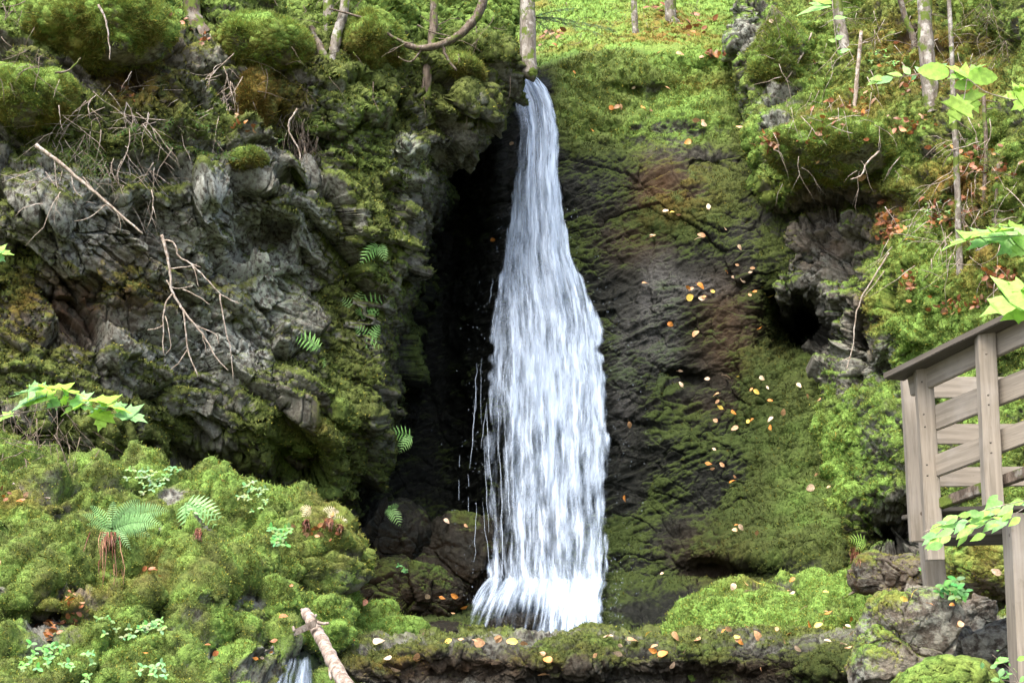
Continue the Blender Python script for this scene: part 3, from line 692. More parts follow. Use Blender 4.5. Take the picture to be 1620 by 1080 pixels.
# ------------------------------------------------------------------ waterfall
def mat_water():
    t = NT('falling_water')
    c = t.sep(t.attr('flow'))          # R across (m), G along, B density
    cx = t.n('ShaderNodeCombineXYZ')
    oi = t.n('ShaderNodeObjectInfo')
    t.l(t.math('MULTIPLY', c[0], 10.0), cx.inputs[0]); t.l(t.math('MULTIPLY', c[1], 10.0), cx.inputs[1])
    d = c[2]
    w0 = t.n('ShaderNodeTexNoise'); w0.inputs['Scale'].default_value = 1.0; w0.inputs['Detail'].default_value = 2
    m0 = t.n('ShaderNodeMapping'); m0.inputs['Scale'].default_value = (2.0, 1.1, 1); t.l(cx.outputs[0], m0.inputs[0]); t.l(m0.outputs[0], w0.inputs['Vector'])
    wob = t.n('ShaderNodeCombineXYZ'); t.l(t.math('MULTIPLY_ADD', w0.outputs[0], .10, -.05), wob.inputs[0])
    ad = t.n('ShaderNodeVectorMath', operation='ADD'); t.l(cx.outputs[0], ad.inputs[0]); t.l(wob.outputs[0], ad.inputs[1])
    def str_(sx, sy, det, ro, off):
        m = t.n('ShaderNodeMapping'); m.inputs['Scale'].default_value = (sx, sy, 1); m.inputs['Location'].default_value = (off, off * 1.7, off)
        t.l(ad.outputs[0], m.inputs[0])
        x = t.n('ShaderNodeTexNoise'); x.inputs['Scale'].default_value = 1; x.inputs['Detail'].default_value = det; x.inputs['Roughness'].default_value = ro
        t.l(m.outputs[0], x.inputs['Vector']); return x.outputs[0]
    a = str_(11, .9, 4, .6, 3.1); b = str_(30, 2.4, 4, .65, 9.7); e = str_(4, .6, 3, .5, 21.0)
    s = t.math('ADD', t.math('MULTIPLY', a, .45), t.math('ADD', t.math('MULTIPLY', b, .33), t.math('MULTIPLY', e, .22)))
    # alpha: density raises the streaks above the threshold
    al = t.math('MULTIPLY', t.ramp(t.math('ADD', s, t.math('MULTIPLY_ADD', d, .58, -.47)), .37, .70), t.ramp(d, .0, .12))
    col = t.mix(t.ramp(s, .40, .62), (.21, .28, .375, 1), (.40, .485, .60, 1))
    t.done(col, .55, t.bump(s, .5, .05), .3)
    t.l(al, t.b.inputs['Alpha'])
    return t.m
M['water'] = mat_water()
def mat_foam():
    t = NT('foam_strand'); t.done((.42, .50, .60, 1), .5, None, .3); t.b.inputs['Alpha'].default_value = .38; return t.m
M['foam'] = mat_foam()

FY = [118, 125, 140, 160, 200, 300, 400, 450, 500, 600, 700, 800, 880, 920, 945, 975, 1000, 1020]
FL = [796, 796, 800, 806, 810, 804, 790, 776, 765, 757, 755, 757, 760, 760, 752, 738, 738, 742]
FR = [846, 854, 868, 878, 888, 893, 910, 936, 958, 974, 976, 972, 970, 971, 965, 970, 974, 976]
FD = [28.6, 27.75, 27.45, 27.25, 27.0, 26.5, 26.15, 25.95, 25.75, 25.4, 25.05, 24.7, 24.35, 24.05, 23.6, 23.0, 22.5, 22.0]
def fall_pt(u, py, off=0.):
    l = ip(py, FY, FL); r = ip(py, FY, FR); Y = ip(py, FY, FD)
    return l + (r - l) * u, Y - off
WF = thing('waterfall', tuple(un(860, 1005, 23)), 'tall white silky waterfall widening as it drops down the dark rock', 'waterfall')
base = np.array(WF.location)
def water_sheet(name, off, seed, u0=0., u1=1., y0=120, y1=1018, dens=1.0, H=420, W=150, bulge=.25):
    u = np.linspace(u0, u1, W)[None, :]; py = np.linspace(y0, y1, H)[:, None]; uu = u + 0 * py; pp = py + 0 * u
    px, Y = fall_pt(uu, pp, off)
    Y = Y - bulge * np.sin(np.clip(uu, 0, 1) * math.pi) * sm(120, 300, pp)
    P = un(px, pp, Y)
    wx = (uu - .5) * ip(pp, FY, np.array(FR) - np.array(FL)) * .0040 + (uu - .5) * .55
    n1 = noise(np.stack([wx * 9, pp * .004, 0 * pp + seed], -1), 1, seed)
    P[..., 1] -= .09 * n1
    e1 = .05 * noise(np.stack([pp * .021, 0 * pp + seed, 0 * pp], -1), 1, 3) + .035 * noise(np.stack([pp * .07, 0 * pp + seed, 0 * pp + 5], -1), 1, 4)
    edge = sm(0, .11, uu + e1) * sm(1, .90, uu - e1) * sm(y0 - 1, y0 + (70 if y0 > 150 else 4), pp)
    d = edge * (.92 + 0 * pp)
    leftthin = sm(.36, .16, uu) * sm(350, 480, pp) * sm(935, 860, pp)
    d = d - .10 * leftthin
    gap = np.exp(-((uu - .17) / .05) ** 2) * sm(600, 700, pp) * sm(920, 840, pp)
    d = d - .13 * gap
    d = d - .10 * sm(600, 880, pp)
    d = d - .28 * sm(380, 150, pp) * sm(.45, .1, uu)
    foot = np.exp(-((px - 850) / 60) ** 2 - ((pp - 985) / 30) ** 2)
    d = d - .42 * foot - .25 * np.exp(-((px - 770) / 40) ** 2 - ((pp - 985) / 30) ** 2)
    d = d + .25 * np.exp(-((px - 905) / 50) ** 2 - ((pp - 970) / 40) ** 2)
    d = np.clip(d * dens, 0, 1)
    idx = np.arange(H * W).reshape(H, W)
    f = np.stack([idx[:-1, :-1], idx[1:, :-1], idx[1:, 1:], idx[:-1, 1:]], -1).reshape(-1, 4)
    fl = np.stack([(wx + 2 + seed * .37) / 10, (pp * .01 + seed) / 10, d], -1)
    o = mesh_np(name, (P - base).reshape(-1, 3), f, M['water'], WF, True, {'flow': fl})
    return o
water_sheet('water_curtain', .10, 1, dens=.95)
water_sheet('water_curtain', .28, 2, .03, .98, dens=.88)
water_sheet('water_veil', .45, 3, .08, .97, 200, 1010, dens=.72)
water_sheet('water_veil', .60, 4, -.03, 1.05, 420, 1005, dens=.60)
def foot():
    H, W = 130, 240
    u = np.linspace(0, 1, W)[None, :]; v = np.linspace(0, 1, H)[:, None]
    x0 = 782 + 182 * u; x1 = 716 + 266 * u
    px = x0 + (x1 - x0) * v ** .6; py = 905 + 108 * v ** (1.0) + 26 * (1 - u) ** 2 * (v * (1 - v)) * -1
    Y = 22.9 - 1.5 * v - .35 * np.sin(math.pi * np.clip(u * 2.0, 0, 1)) * np.sin(math.pi * v ** .8)
    P = un(px, py, Y); P[..., 1] -= .10 * fbm(np.stack([u * 9 + 0 * v, v * 2.5 + 0 * u, 0 * u * v], -1), 1, 3, 12)
    d = (.80 + .08 * sm(.4, .75, u + 0 * v)) - .16 * sm(.45, .8, v + 0 * u) * sm(.62, .35, u)
    d = d * sm(0, .12, v) * sm(0, .06, u + .03 * noise(np.stack([v * 6 + 0 * u, 0 * u * v, 0 * u * v], -1), 1, 4)) * sm(1, .84, u + .05 * noise(np.stack([v * 7 + 0 * u, 0 * u * v + 3, 0 * u * v], -1), 1, 4))
    idx = np.arange(H * W).reshape(H, W); f = np.stack([idx[:-1, :-1], idx[1:, :-1], idx[1:, 1:], idx[:-1, 1:]], -1).reshape(-1, 4)
    mesh_np('water_foot', (P - base).reshape(-1, 3), f, M['water'], WF, True, {'flow': np.stack([(u * 1.7 + 0 * v) / 10, (v * 1.0 + .2 * u) / 10, d], -1)})
foot()
def strands(n, seed):
    rng = random.Random(seed); mb = MB()
    for i in range(n):
        k = rng.random()
        if k < .45: u = rng.uniform(-.03, .24); y0 = rng.uniform(380, 800)
        elif k < .62: u = rng.uniform(.75, 1.02); y0 = rng.uniform(330, 850)
        else: u = rng.uniform(.1, .9); y0 = rng.uniform(130, 900)
        L = rng.uniform(30, 150); y1 = min(y0 + L, 1000); off = rng.uniform(.25, .8); pts = []
        du = rng.uniform(-.05, .05); n_ = 7
        for j in range(n_):
            t = j / (n_ - 1); y = y0 + (y1 - y0) * t
            px, Y = fall_pt(u + du * t, y, off); pts.append(Vector(un(px + rng.uniform(-1.6, 1.6), y, Y - .2 * math.sin(max(0, min(1, u)) * 3.1)).tolist()) - Vector(base))
        r = rng.uniform(.003, .008)
        mb.tube(pts, [r * math.sin(math.pi * (.08 + .84 * j / (n_ - 1))) for j in range(n_)], 3, cap=False)
    return mb
strands(34, 5).build('water_strands', M['foam'], WF)['kind'] = 'stuff'
# thin separate trickle in the recess and droplets
mb = MB(); rng = random.Random(3)
for x, y0, y1 in ((727, 720, 800), (741, 750, 830), (735, 840, 900)):
    y = y0
    while y < y1:
        L = rng.uniform(10, 45); Y = ip(y, FY, FD) - .2
        mb.tube([Vector(un(x + rng.uniform(-1, 1), y, Y).tolist()) - Vector(base), Vector(un(x + rng.uniform(-1, 1), min(y + L, y1), Y).tolist()) - Vector(base)], [.004, .006], 3, cap=False)
        y += L + rng.uniform(5, 30)
mb.build('trickle', M['foam'], WF)['kind'] = 'stuff'
mb = MB()
for i in range(650):
    if rng.random() < .5:
        u = rng.choice([rng.gauss(.0, .09), rng.gauss(1.03, .14)]); y = rng.uniform(330, 960)
    else: u = rng.uniform(0, 1.08); y = rng.gauss(955, 30)
    y = min(y, 1004); px, Y = fall_pt(u, y, rng.uniform(.3, 1.0)); c = Vector(un(px, y, Y).tolist()) - Vector(base); r = rng.uniform(.003, .008)
    vs = [c + Vector(d) * r for d in ((1, 0, 0), (-1, 0, 0), (0, 1, 0), (0, -1, 0), (0, 0, 1.6), (0, 0, -1.6))]
    mb.add(vs, [(0, 2, 4), (2, 1, 4), (1, 3, 4), (3, 0, 4), (2, 0, 5), (1, 2, 5), (3, 1, 5), (0, 3, 5)])
mb.build('spray', M['foam'], WF)['kind'] = 'stuff'

# ground and pools
def mat_pool():
    t = NT('pool_water'); t.done((.012, .016, .014, 1), .08, t.bump(t.noise(6, 4, .6), .35, .03), .5); return t.m
M['pool'] = mat_pool()
def flat(name, x0, x1, y0, y1, z, mat, nx=2, ny=2, rough=0., seed=0):
    X, Y = np.meshgrid(np.linspace(x0, x1, nx), np.linspace(y0, y1, ny)); Z = z + 0 * X
    P = np.stack([X, Y, Z], -1)
    if rough: P[..., 2] += rough * fbm(P, .8, 4, seed)
    idx = np.arange(nx * ny).reshape(ny, nx); f = np.stack([idx[:-1, :-1], idx[:-1, 1:], idx[1:, 1:], idx[1:, :-1]], -1).reshape(-1, 4)
    z0 = 0 * X
    o = mesh_np(name, P.reshape(-1, 3), f, mat, None, True, {'mA': np.stack([z0 + .6, z0 + .4, z0], -1), 'mB': np.stack([z0 + .2, z0 + .5, z0], -1)})
    return tag(o, kind='structure')
flat('ground', -60, 60, -30, 120, -2.3, M['ground'], 200, 240, .25, 5)
flat('pool_water', -4.5, 6, 19, 25, -.78, M['pool'], 30, 30)
flat('stream_water', -9, 9, 2, 18.5, -1.95, M['pool'], 40, 40)
# little cascade where the stream leaves the ledge by the log
def cascade():
    H, W = 90, 90
    u = np.linspace(0, 1, W)[None, :]; v = np.linspace(0, 1, H)[:, None]
    py = 1020 + 130 * v + 0 * u; l = 420 - 60 * v; r = 505 + 15 * v; px = l + (r - l) * u
    Y = 17.0 - 1.5 * v ** .8 + 1.2 * np.abs(2 * u - 1) ** 3 + .9 * (1 - v) ** 4 + 0 * u + .12 * noise(np.stack([u * 7 + 0 * v, v * 2 + 0 * u, 0 * u * v], -1), 1, 3)
    P = un(px, py, Y)
    d = np.clip(sm(0, .2, u) * sm(1, .8, u) * (.72 + .12 * v) * sm(0, .25, v), 0, 1) 
    b = un(450, 1080, 15.5)
    idx = np.arange(H * W).reshape(H, W); f = np.stack([idx[:-1, :-1], idx[1:, :-1], idx[1:, 1:], idx[:-1, 1:]], -1).reshape(-1, 4)
    t = thing('small_cascade', tuple(b), 'small dark rushing cascade beside the fallen log', 'cascade')
    mesh_np('water_bed', (P - b).reshape(-1, 3), f, M['pool'], t, True)
    P2 = P + np.array([0, -.05, .03]); fl = np.stack([(u * .8 + 0 * v + 3) / 10, (v * 1.2 + 0 * u) / 10, d], -1)
    mesh_np('water_curtain', (P2 - b).reshape(-1, 3), f, M['water'], t, True, {'flow': fl})
cascade()

# ------------------------------------------------------------------ wooden stairs and railing
ST = thing('wooden_footbridge', tuple(un(1520, 860, 11.5)), 'weathered wooden stair landing with plank railing at the right picture edge', 'stairs')
sb = Vector(ST.location)
def beam(name, a, b, w, h, mat='wood', up=Vector((0, 0, 1)), bev=.006, label=None, par=None, square_up=False):
    a = Vector(a); b = Vector(b); x = (b - a); L = x.length; x.normalize()
    y = up.cross(x).normalized(); z = x.cross(y)
    import bmesh
    bm = bmesh.new(); bmesh.ops.create_cube(bm, size=1)
    bmesh.ops.scale(bm, vec=(L, w, h), verts=bm.verts)
    bmesh.ops.subdivide_edges(bm, edges=[e for e in bm.edges if abs((e.verts[0].co - e.verts[1].co).x) > L * .5], cuts=8)
    rr = random.Random(hash((round(a.x, 2), round(b.z, 2))))
    for v in bm.verts:
        v.co.y += .004 * math.sin(v.co.x * 3 + rr.random() * .5); v.co.z += .004 * math.sin(v.co.x * 2.3 + 1)
    bmesh.ops.bevel(bm, geom=[e for e in bm.edges if e.calc_face_angle(0) > .8], offset=bev, segments=2, affect='EDGES')
    me = D.meshes.new(name); bm.to_mesh(me); bm.free(); me.materials.append(M[mat])
    o = D.objects.new(name, me); COL.objects.link(o); o.parent = par or ST
    m = Matrix.Identity(4)
    for i in range(3): m[i][0], m[i][1], m[i][2] = x[i], y[i], z[i]
    m.translation = (a + b) / 2 - sb
    o.matrix_local = m
    if label: o['label'] = label
    return o
UPX = Vector((0, 1, 0))
def Yn(px): return 11.6 - (px - 1450) * .0053
# posts: beams along the vertical
beam('post', V(1480, 886, 11.56), V(1459, 578, 11.56), .12, .092, up=UPX)
beam('post', V(1454, 857, 11.98), V(1437, 585, 11.98), .12, .09, up=UPX)
beam('post', V(1572, 800, 10.95), V(1557, 526, 10.95), .12, .108, up=UPX)
beam('support_post', V(1486, 985, 12.35), V(1471, 852, 12.35), .15, .145, up=UPX)
beam('support_post', V(1626, 1130, 11.1), V(1608, 812, 11.1), .15, .22, up=UPX)
beam('handrail_cap', V(1413, 596, 11.72), V(1790, 416, 9.9), .20, .045, 'woodshade')
beam('top_rail', V(1440, 609, 11.70), V(1790, 449, 9.95), .04, .165)
beam('railing_board', V(1462, 668, 11.66), V(1790, 541, 9.98), .04, .175)
beam('railing_board', V(1462, 744, 11.66), V(1790, 622, 9.98), .04, .155)
beam('back_board', V(1452, 612, 12.4), V(1800, 616, 12.5), .04, .165)
beam('back_board', V(1452, 686, 12.4), V(1800, 688, 12.5), .04, .155)
beam('back_board', V(1452, 754, 12.4), V(1800, 754, 12.5), .04, .15)
beam('stringer', V(1476, 800, 11.62), V(1790, 690, 10.0), .06, .075, 'trunkdark')
beam('landing_beam', V(1462, 840, 12.3), V(1800, 836, 12.3), .08, .22, 'woodshade')
beam('landing_beam', V(1470, 842, 11.72), V(1600, 830, 11.3), .06, .12, 'woodshade')
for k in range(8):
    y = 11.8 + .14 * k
    beam('deck_plank', V(1478, 806, 11.8) + Vector((0, .135 * k, 0)), V(1800, 800, 11.8) + Vector((0, .135 * k, 0)), .125, .035, 'woodshade')
beam('brace', V(1590, 812, 11.3), V(1650, 900, 11.2), .04, .07, 'woodshade')

for (x, y, Y_) in [(1461, 655, 11.48), (1463, 675, 11.48), (1466, 735, 11.48), (1467, 752, 11.48), (1458, 604, 11.48), (1560, 560, 10.86), (1563, 625, 10.86), (1564, 640, 10.86), (1567, 700, 10.86), (1568, 716, 10.86)]:
    mb = MB(); c = V(x, y, Y_) - sb; mb.tube([c, c + Vector((0, -.012, 0))], [.007, .007], 8, (.05, .04, .04)); mb.build('nail', M['woodshade'], ST)
# ------------------------------------------------------------------ trees, trunks, twigs
def px_line(pts, rad, mb, Y=None, n=7, sub=4, wob=.0, rng=random, col=(1, 1, 1), base=Vector((0, 0, 0)), off=.15):
    """pts (px,py[,Y]); rad in pixels at start and end"""
    P = []
    for p in pts:
        yy = p[2] if len(p) > 2 else (Y if Y is not None else float(hit(p[0], p[1])[0].y) - off)
        P.append((p[0], p[1], yy))
    Q = []
    for i in range(len(P) - 1):
        a = P[max(0, i - 1)]; b = P[i]; c = P[i + 1]; d = P[min(len(P) - 1, i + 2)]
        for k in range(sub):
            t = k / sub
            q = [.5 * (2 * b[j] + (c[j] - a[j]) * t + (2 * a[j] - 5 * b[j] + 4 * c[j] - d[j]) * t * t + (3 * b[j] - a[j] - 3 * c[j] + d[j]) * t ** 3) for j in range(3)]
            q[0] += rng.uniform(-wob, wob); q[1] += rng.uniform(-wob, wob) * .5; Q.append(q)
    Q.append(list(P[-1])); m = len(Q)
    r0, r1 = rad
    R = [(r0 + (r1 - r0) * i / (m - 1)) * Q[i][2] / F * (1 + rng.uniform(-.08, .08)) for i in range(m)]
    W = [V(*q) - base for q in Q]
    mb.tube(W, R, n, col)
    return W

def tree(pts, rad, mat, label, Y=None, twigs=0, seed=0, cat='tree', name='tree', group=None, off=.1, sub=6, wob=.6, crown=None):
    rng = random.Random(seed); yb = float(hit(pts[-1][0], pts[-1][1])[0].y) + .12 if Y is None else Y; Y = yb
    pts = list(pts) + [(pts[-1][0] + 1, pts[-1][1] + 12)]; rad = (rad[0], rad[1] * 1.12)
    b = V(pts[-1][0], pts[-1][1], pts[-1][2] if len(pts[-1]) > 2 else (Y if Y is not None else float(hit(pts[-1][0], pts[-1][1])[0].y) - off))
    t = thing(name, tuple(b), label, cat, group)
    if Y is None and len(pts[0]) < 3: Y = b.y
    mb = MB(); W = px_line(pts, rad, mb, Y, 9, sub, wob, rng, base=b); mb.build('trunk', M[mat], t)
    if twigs:
        for i in range(twigs):
            mb = MB()
            p = W[rng.randrange(1, len(W) - 1)]; d = Vector((rng.choice([-1, 1]) * rng.uniform(.5, 1), rng.uniform(-.6, .3), rng.uniform(-.5, .5)))
            L = rng.uniform(.2, .8); pp = [p]
            for k in range(5):
                pp.append(pp[-1] + d * L / 5); d = d + Vector((rng.uniform(-.3, .3), rng.uniform(-.2, .2), rng.uniform(-.35, .15)))
            mb.tube(pp, [.012, .010, .008, .006, .004, .002], 4)
            mb.build('branch', M['twigdark'], t)
    return t
tree([(833, -420), (834, -150), (835, 0), (836, 106)], (10, 14), 'trunk', 'pale spotted spruce trunk rising just above the waterfall lip', twigs=10, seed=1)
tree([(1001, -300), (1003, 0), (1006, 52)], (4, 6), 'trunk', 'thin pale trunk on the moss slope above the falls', seed=2)
tree([(1058, -300), (1060, 0), (1064, 34)], (8, 11), 'trunk', 'grey trunk on brown litter above the falls near the upper rock', seed=3)
tree([(518, -200), (520, 0), (516, 62)], (8, 9), 'trunk', 'short pale trunk behind the leaning double trunk at top left', seed=4)
tree([(556, -200), (546, 0), (536, 45), (527, 85), (521, 115), (524, 152)], (7, 10), 'trunk', 'leaning grey trunk with knobby root foot at top left', seed=5, twigs=5)
tree([(688, -200), (687, 0), (684, 60), (675, 120), (672, 172)], (6, 9), 'trunkdark', 'dark slender trunk rooted in the cliff behind the curved branch', seed=6, twigs=6)
tree([(300, -200), (303, 0), (309, 40), (322, 62)], (13, 18), 'trunkdark', 'mossy trunk between the two largest moss cushions', seed=7)
tree([(490, 42), (500, 62), (512, 88), (522, 112)], (6, 9), 'trunkdark', 'short mossy root leaning against the grey trunk foot', seed=8, cat='root', name='tree_root')
tree([(1318, -300), (1320, -50), (1328, 30), (1338, 78)], (8, 9), 'trunk', 'pale slim trunk in the undergrowth of the upper right bank', seed=9, twigs=8)
tree([(1458, -300), (1462, 0), (1466, 90), (1474, 168)], (11, 14), 'trunk', 'broad lichen mottled trunk above the bright maple leaves', seed=10, twigs=12)
tree([(1400, -200), (1425, 0), (1445, 60), (1452, 120)], (4, 6), 'trunkdark', 'thin dark trunk leaning against the broad lichen mottled one', seed=11)
tree([(1500, -40), (1507, 120), (1513, 260), (1519, 440)], (3.5, 6), 'trunk', 'slender grey sapling stem on the right bank over leaf litter', seed=12, twigs=10)
tree([(1556, 150), (1560, 240), (1556, 330)], (3, 4), 'twigdark', 'short thin sapling right of the slender grey one', seed=13, twigs=5)
tree([(1580, 260), (1576, 340), (1578, 430)], (3, 4), 'twigdark', 'thin sapling stem above the handrail at the right edge', seed=14, twigs=4)
tree([(1362, 50), (1356, 120), (1352, 170)], (3, 4), 'twig', 'bleached thin stem standing in twigs on the upper right bank', seed=15, twigs=7)
def branch(name, label, lines, mat='twig', Y=None, off=.25, group=None, cat='branch', seed=0, n=5, wob=1.0, part='twig', main='stem'):
    rng = random.Random(seed); p0 = lines[0][0][0]; b = V(p0[0], p0[1], p0[2] if len(p0) > 2 else (Y if Y else float(hit(p0[0], p0[1])[0].y) - off))
    t = thing(name, tuple(b), label, cat, group)
    mb = MB(); px_line(lines[0][0], lines[0][1], mb, Y or b.y, n, 5, wob, rng, base=b); mb.build(main, M[mat], t)
    if len(lines) > 1:
        for pts, r in lines[1:]:
            mb = MB(); px_line(pts, r, mb, Y or b.y, n, 4, wob, rng, base=b); mb.build(part, M[mat], t)
    return t
branch('tree_branch', 'thick brown branch curving in a hook over the dark recess', [
    ([(772, -60), (764, 0), (750, 32), (722, 58), (690, 73), (662, 76), (640, 70)], (9, 5)), ([(650, 74), (610, 52), (575, 30), (545, 20), (520, 14)], (3, 1.5)),
    ([(700, 68), (706, 90), (722, 112)], (3, 2)), ([(660, 40), (680, 50), (720, 60)], (1.5, 1)), ([(668, 76), (650, 98), (630, 90)], (2, 1))], 'twigdark', Y=22.6, seed=31)
branch('dead_branch', 'long bleached dead branch lying diagonally on the left cliff', [([(58, 230), (95, 258), (135, 292), (180, 330), (226, 370)], (4.0, 1.8)), ([(85, 250), (88, 280), (92, 300)], (1, .6)), ([(112, 274), (118, 300), (130, 312)], (1, .6)), ([(170, 322), (140, 345), (118, 350)], (1, .5))], Y=19.4, seed=32)
branch('dead_branch', 'branching pale dead twig hanging in front of the left cliff', [
    ([(255, 372), (262, 395), (268, 425), (272, 460), (285, 482), (292, 500), (297, 552), (313, 596)], (3.0, 1.0)),
    ([(272, 465), (262, 482), (258, 515), (259, 562)], (1.8, .8)), ([(258, 515), (247, 520), (233, 522)], (1.2, .6)), ([(285, 484), (305, 510), (325, 535), (345, 570), (361, 586)], (2.0, .8)),
    ([(258, 380), (275, 384), (283, 406), (300, 416), (325, 440), (350, 466), (379, 481)], (1.8, .8)), ([(348, 466), (356, 520), (365, 552), (369, 602)], (1.3, .7)),
    ([(268, 425), (295, 422), (312, 418)], (1.2, .6)), ([(263, 443), (275, 456), (305, 452)], (1.3, .6)), ([(290, 458), (315, 470), (332, 482)], (1.1, .6)), ([(297, 552), (282, 575), (269, 585)], (1.2, .6)),
    ([(262, 500), (270, 545), (262, 560)], (1, .5)), ([(310, 515), (340, 528), (346, 545)], (1, .5)), ([(305, 420), (315, 455)], (1, .5)), ([(297, 415), (318, 423)], (1.1, .5)), ([(320, 530), (328, 560)], (.9, .4))], Y=19.0, seed=33)
branch('dead_branch', 'short crooked white twig hanging over brown roots on the cliff', [([(470, 172), (457, 195), (460, 215), (472, 235), (475, 254)], (1.8, 1.1))], Y=None, off=.5, seed=34)
branch('dead_branch', 'thin white twig leaning at the upper left corner of the right bank', [([(1284, 52), (1265, 95), (1243, 127)], (1.6, .9)), ([(1268, 88), (1256, 100)], (1, .6))], off=.5, seed=35)
branch('dead_branch', 'thin brown dead branch slanting across the moss slope above the falls', [([(1008, -10), (1040, 28), (1075, 50), (1107, 75)], (2.2, 1.4)), ([(1040, 28), (1052, 36), (1050, 20)], (1, .6))], 'twigdark', off=.3, seed=36)
branch('dead_branch', 'forked brown branch leaning behind the green crest of the fall', [([(1080, -10), (1095, 12), (1110, 34), (1128, 52)], (4.0, 1.8)), ([(1098, 16), (1112, 8)], (1.5, .8)), ([(1110, 34), (1128, 40)], (1.5, .8))], 'twigdark', off=.3, seed=37)
branch('hanging_root', 'long pale root trailing down the left rim of the mossy column', [([(1406, 400), (1385, 435), (1364, 470), (1353, 505), (1350, 545), (1338, 585)], (1.6, 1.0)), ([(1400, 428), (1380, 455), (1366, 470)], (1, .6)), ([(1345, 565), (1332, 572)], (1, .5))], cat='root', off=.45, seed=38)
branch('hanging_root', 'curved pale root under the olive moss cushion of the right bank', [([(1391, 240), (1372, 258), (1362, 278), (1345, 284)], (1.8, 1.0))], cat='root', off=.6, seed=39)
branch('dead_branch', 'thin mossy pole resting across the moss shelf at right', [([(1328, 950), (1345, 940), (1372, 922)], (2.5, 2.0))], 'twigdark', off=.1, seed=40)
branch('dead_branch', 'pale broken twig upright on the largest moss cushion', [([(156, 8), (166, 30), (172, 60), (174, 95)], (2.2, .8))], off=.8, seed=41)
branch('dead_branch', 'brown stick lying on the upper left of the moss bank', [([(20, 765), (45, 775), (62, 786), (80, 788)], (2.2, 1.6))], off=.08, seed=42)
branch('dead_branch', 'dark twig poking left from under the largest moss cushion', [([(88, 115), (108, 112), (128, 92)], (2.2, 1.2))], 'twigdark', off=.6, seed=43)

# loose dead twigs nobody could count
def twig_mess(label, boxes, n, seed, mat='twig', ln=(.25, .9), off=(.1, .4), down=.5, r=.006):
    rng = random.Random(seed); mb = MB()
    for i in range(n):
        bx = rng.choice(boxes); x = rng.uniform(bx[0], bx[2]); y = rng.uniform(bx[1], bx[3])
        p, nn = hit(x, y); p = p + nn * rng.uniform(*off)
        d = Vector((rng.uniform(-1, 1), rng.uniform(-.4, .1), rng.uniform(-1, .6) - down)).normalized()
        L = rng.uniform(*ln); pts = [p]
        for k in range(5):
            pts.append(pts[-1] + d * L / 5); d = (d + Vector((rng.uniform(-.35, .35), rng.uniform(-.2, .2), rng.uniform(-.4, .25)))).normalized()
        rr = r * rng.uniform(.6, 1.5); mb.tube(pts, [rr * (1 - .14 * k) for k in range(6)], 3)
        if rng.random() < .6:
            q = pts[2]; e = (d + Vector((rng.uniform(-1, 1), 0, rng.uniform(-.6, .6)))).normalized()
            mb.tube([q, q + e * L * .2, q + e * L * .38 + Vector((0, 0, -.02))], [rr * .7, rr * .5, rr * .3], 3)
    o = mb.build('dead_twigs', M[mat]); tag(o, label, 'twigs', None, 'stuff')
twig_mess('tangle of fine dead twigs and roots on the upper left cliff', [(80, 130, 330, 260), (100, 150, 260, 230), (60, 240, 250, 330), (340, 90, 380, 180)], 190, 51)
twig_mess('dry twigs scattered over the upper right bank', [(1230, 90, 1420, 260), (1300, 0, 1600, 120), (1480, 180, 1620, 440), (1400, 260, 1620, 460)], 220, 52)
twig_mess('fine brown twigs at the left foot of the cliff', [(0, 640, 110, 735)], 90, 53, 'twigdark')
twig_mess('thin purple brown rootlets hanging from the left cliff', [(455, 180, 505, 245)], 110, 54, 'twigdark', (.25, .6), (.1, .25), 2.5, .005)
twig_mess('small sticks on the moss slope above the falls', [(860, 5, 1170, 75)], 50, 55, 'twigdark', (.3, 1.0), (.02, .15), .1)
twig_mess('thin twigs among the top left moss and trunks', [(0, 0, 60, 130), (380, 0, 780, 150)], 90, 56, 'twigdark', (.2, .8), (.1, .4), .4)

# fallen log
LG = thing('fallen_log', tuple(V(520, 1030, 15.4)), 'pale peeling fallen log with broken end sloping into the cascade', 'log')
lb = Vector(LG.location); rng = random.Random(9)
mb = MB(); px_line([(484, 968, 16.7), (493, 984, 16.4), (503, 1000, 16.1), (515, 1022, 15.7), (526, 1045, 15.3), (540, 1070, 14.9), (562, 1105, 14.4)], (8, 12), mb, None, 16, 5, 1.0, rng, base=lb); mb.build('trunk', M['log'], LG)
mb = MB(); px_line([(478, 964, 16.8), (483, 972, 16.65), (488, 984, 16.4)], (3, 5), mb, None, 6, 3, .8, rng, base=lb); px_line([(500, 972, 16.6), (496, 978, 16.5), (490, 988, 16.3)], (1.5, 4), mb, None, 6, 3, .8, rng, base=lb); mb.build('splinter', M['log'], LG)
mb = MB(); a = V(466, 1000, 16.1) - lb; c = V(500, 985, 15.95) - lb; up = Vector((.01, -.02, .035)); s_ = Vector((0, .05, .0))
mb.add([a - up, a + up, c + up * 1.3, c - up * 1.1, a - up + s_, a + up + s_, c + up * 1.3 + s_, c - up * 1.1 + s_], [(0, 1, 2, 3), (7, 6, 5, 4), (0, 4, 5, 1), (1, 5, 6, 2), (2, 6, 7, 3), (3, 7, 4, 0)]); mb.build('bark_flap', M['log'], LG, smooth=False)
for pts in ([(502, 984, 16.1), (512, 986, 16.05), (520, 985, 16)], [(466, 998, 16.1), (463, 990, 16.1)], [(524, 1046, 15.2), (522, 1062, 15.1), (524, 1074, 15.0)]):
    mb = MB(); px_line(pts, (3, 2), mb, None, 6, 3, .3, rng, base=lb); mb.build('branch_stub', M['log'], LG)
branch('dead_branch', 'small pale stick lying on the ledge right of the log', [([(538, 1024), (548, 1018), (558, 1014)], (1.5, 1.5))], off=.1, seed=44)

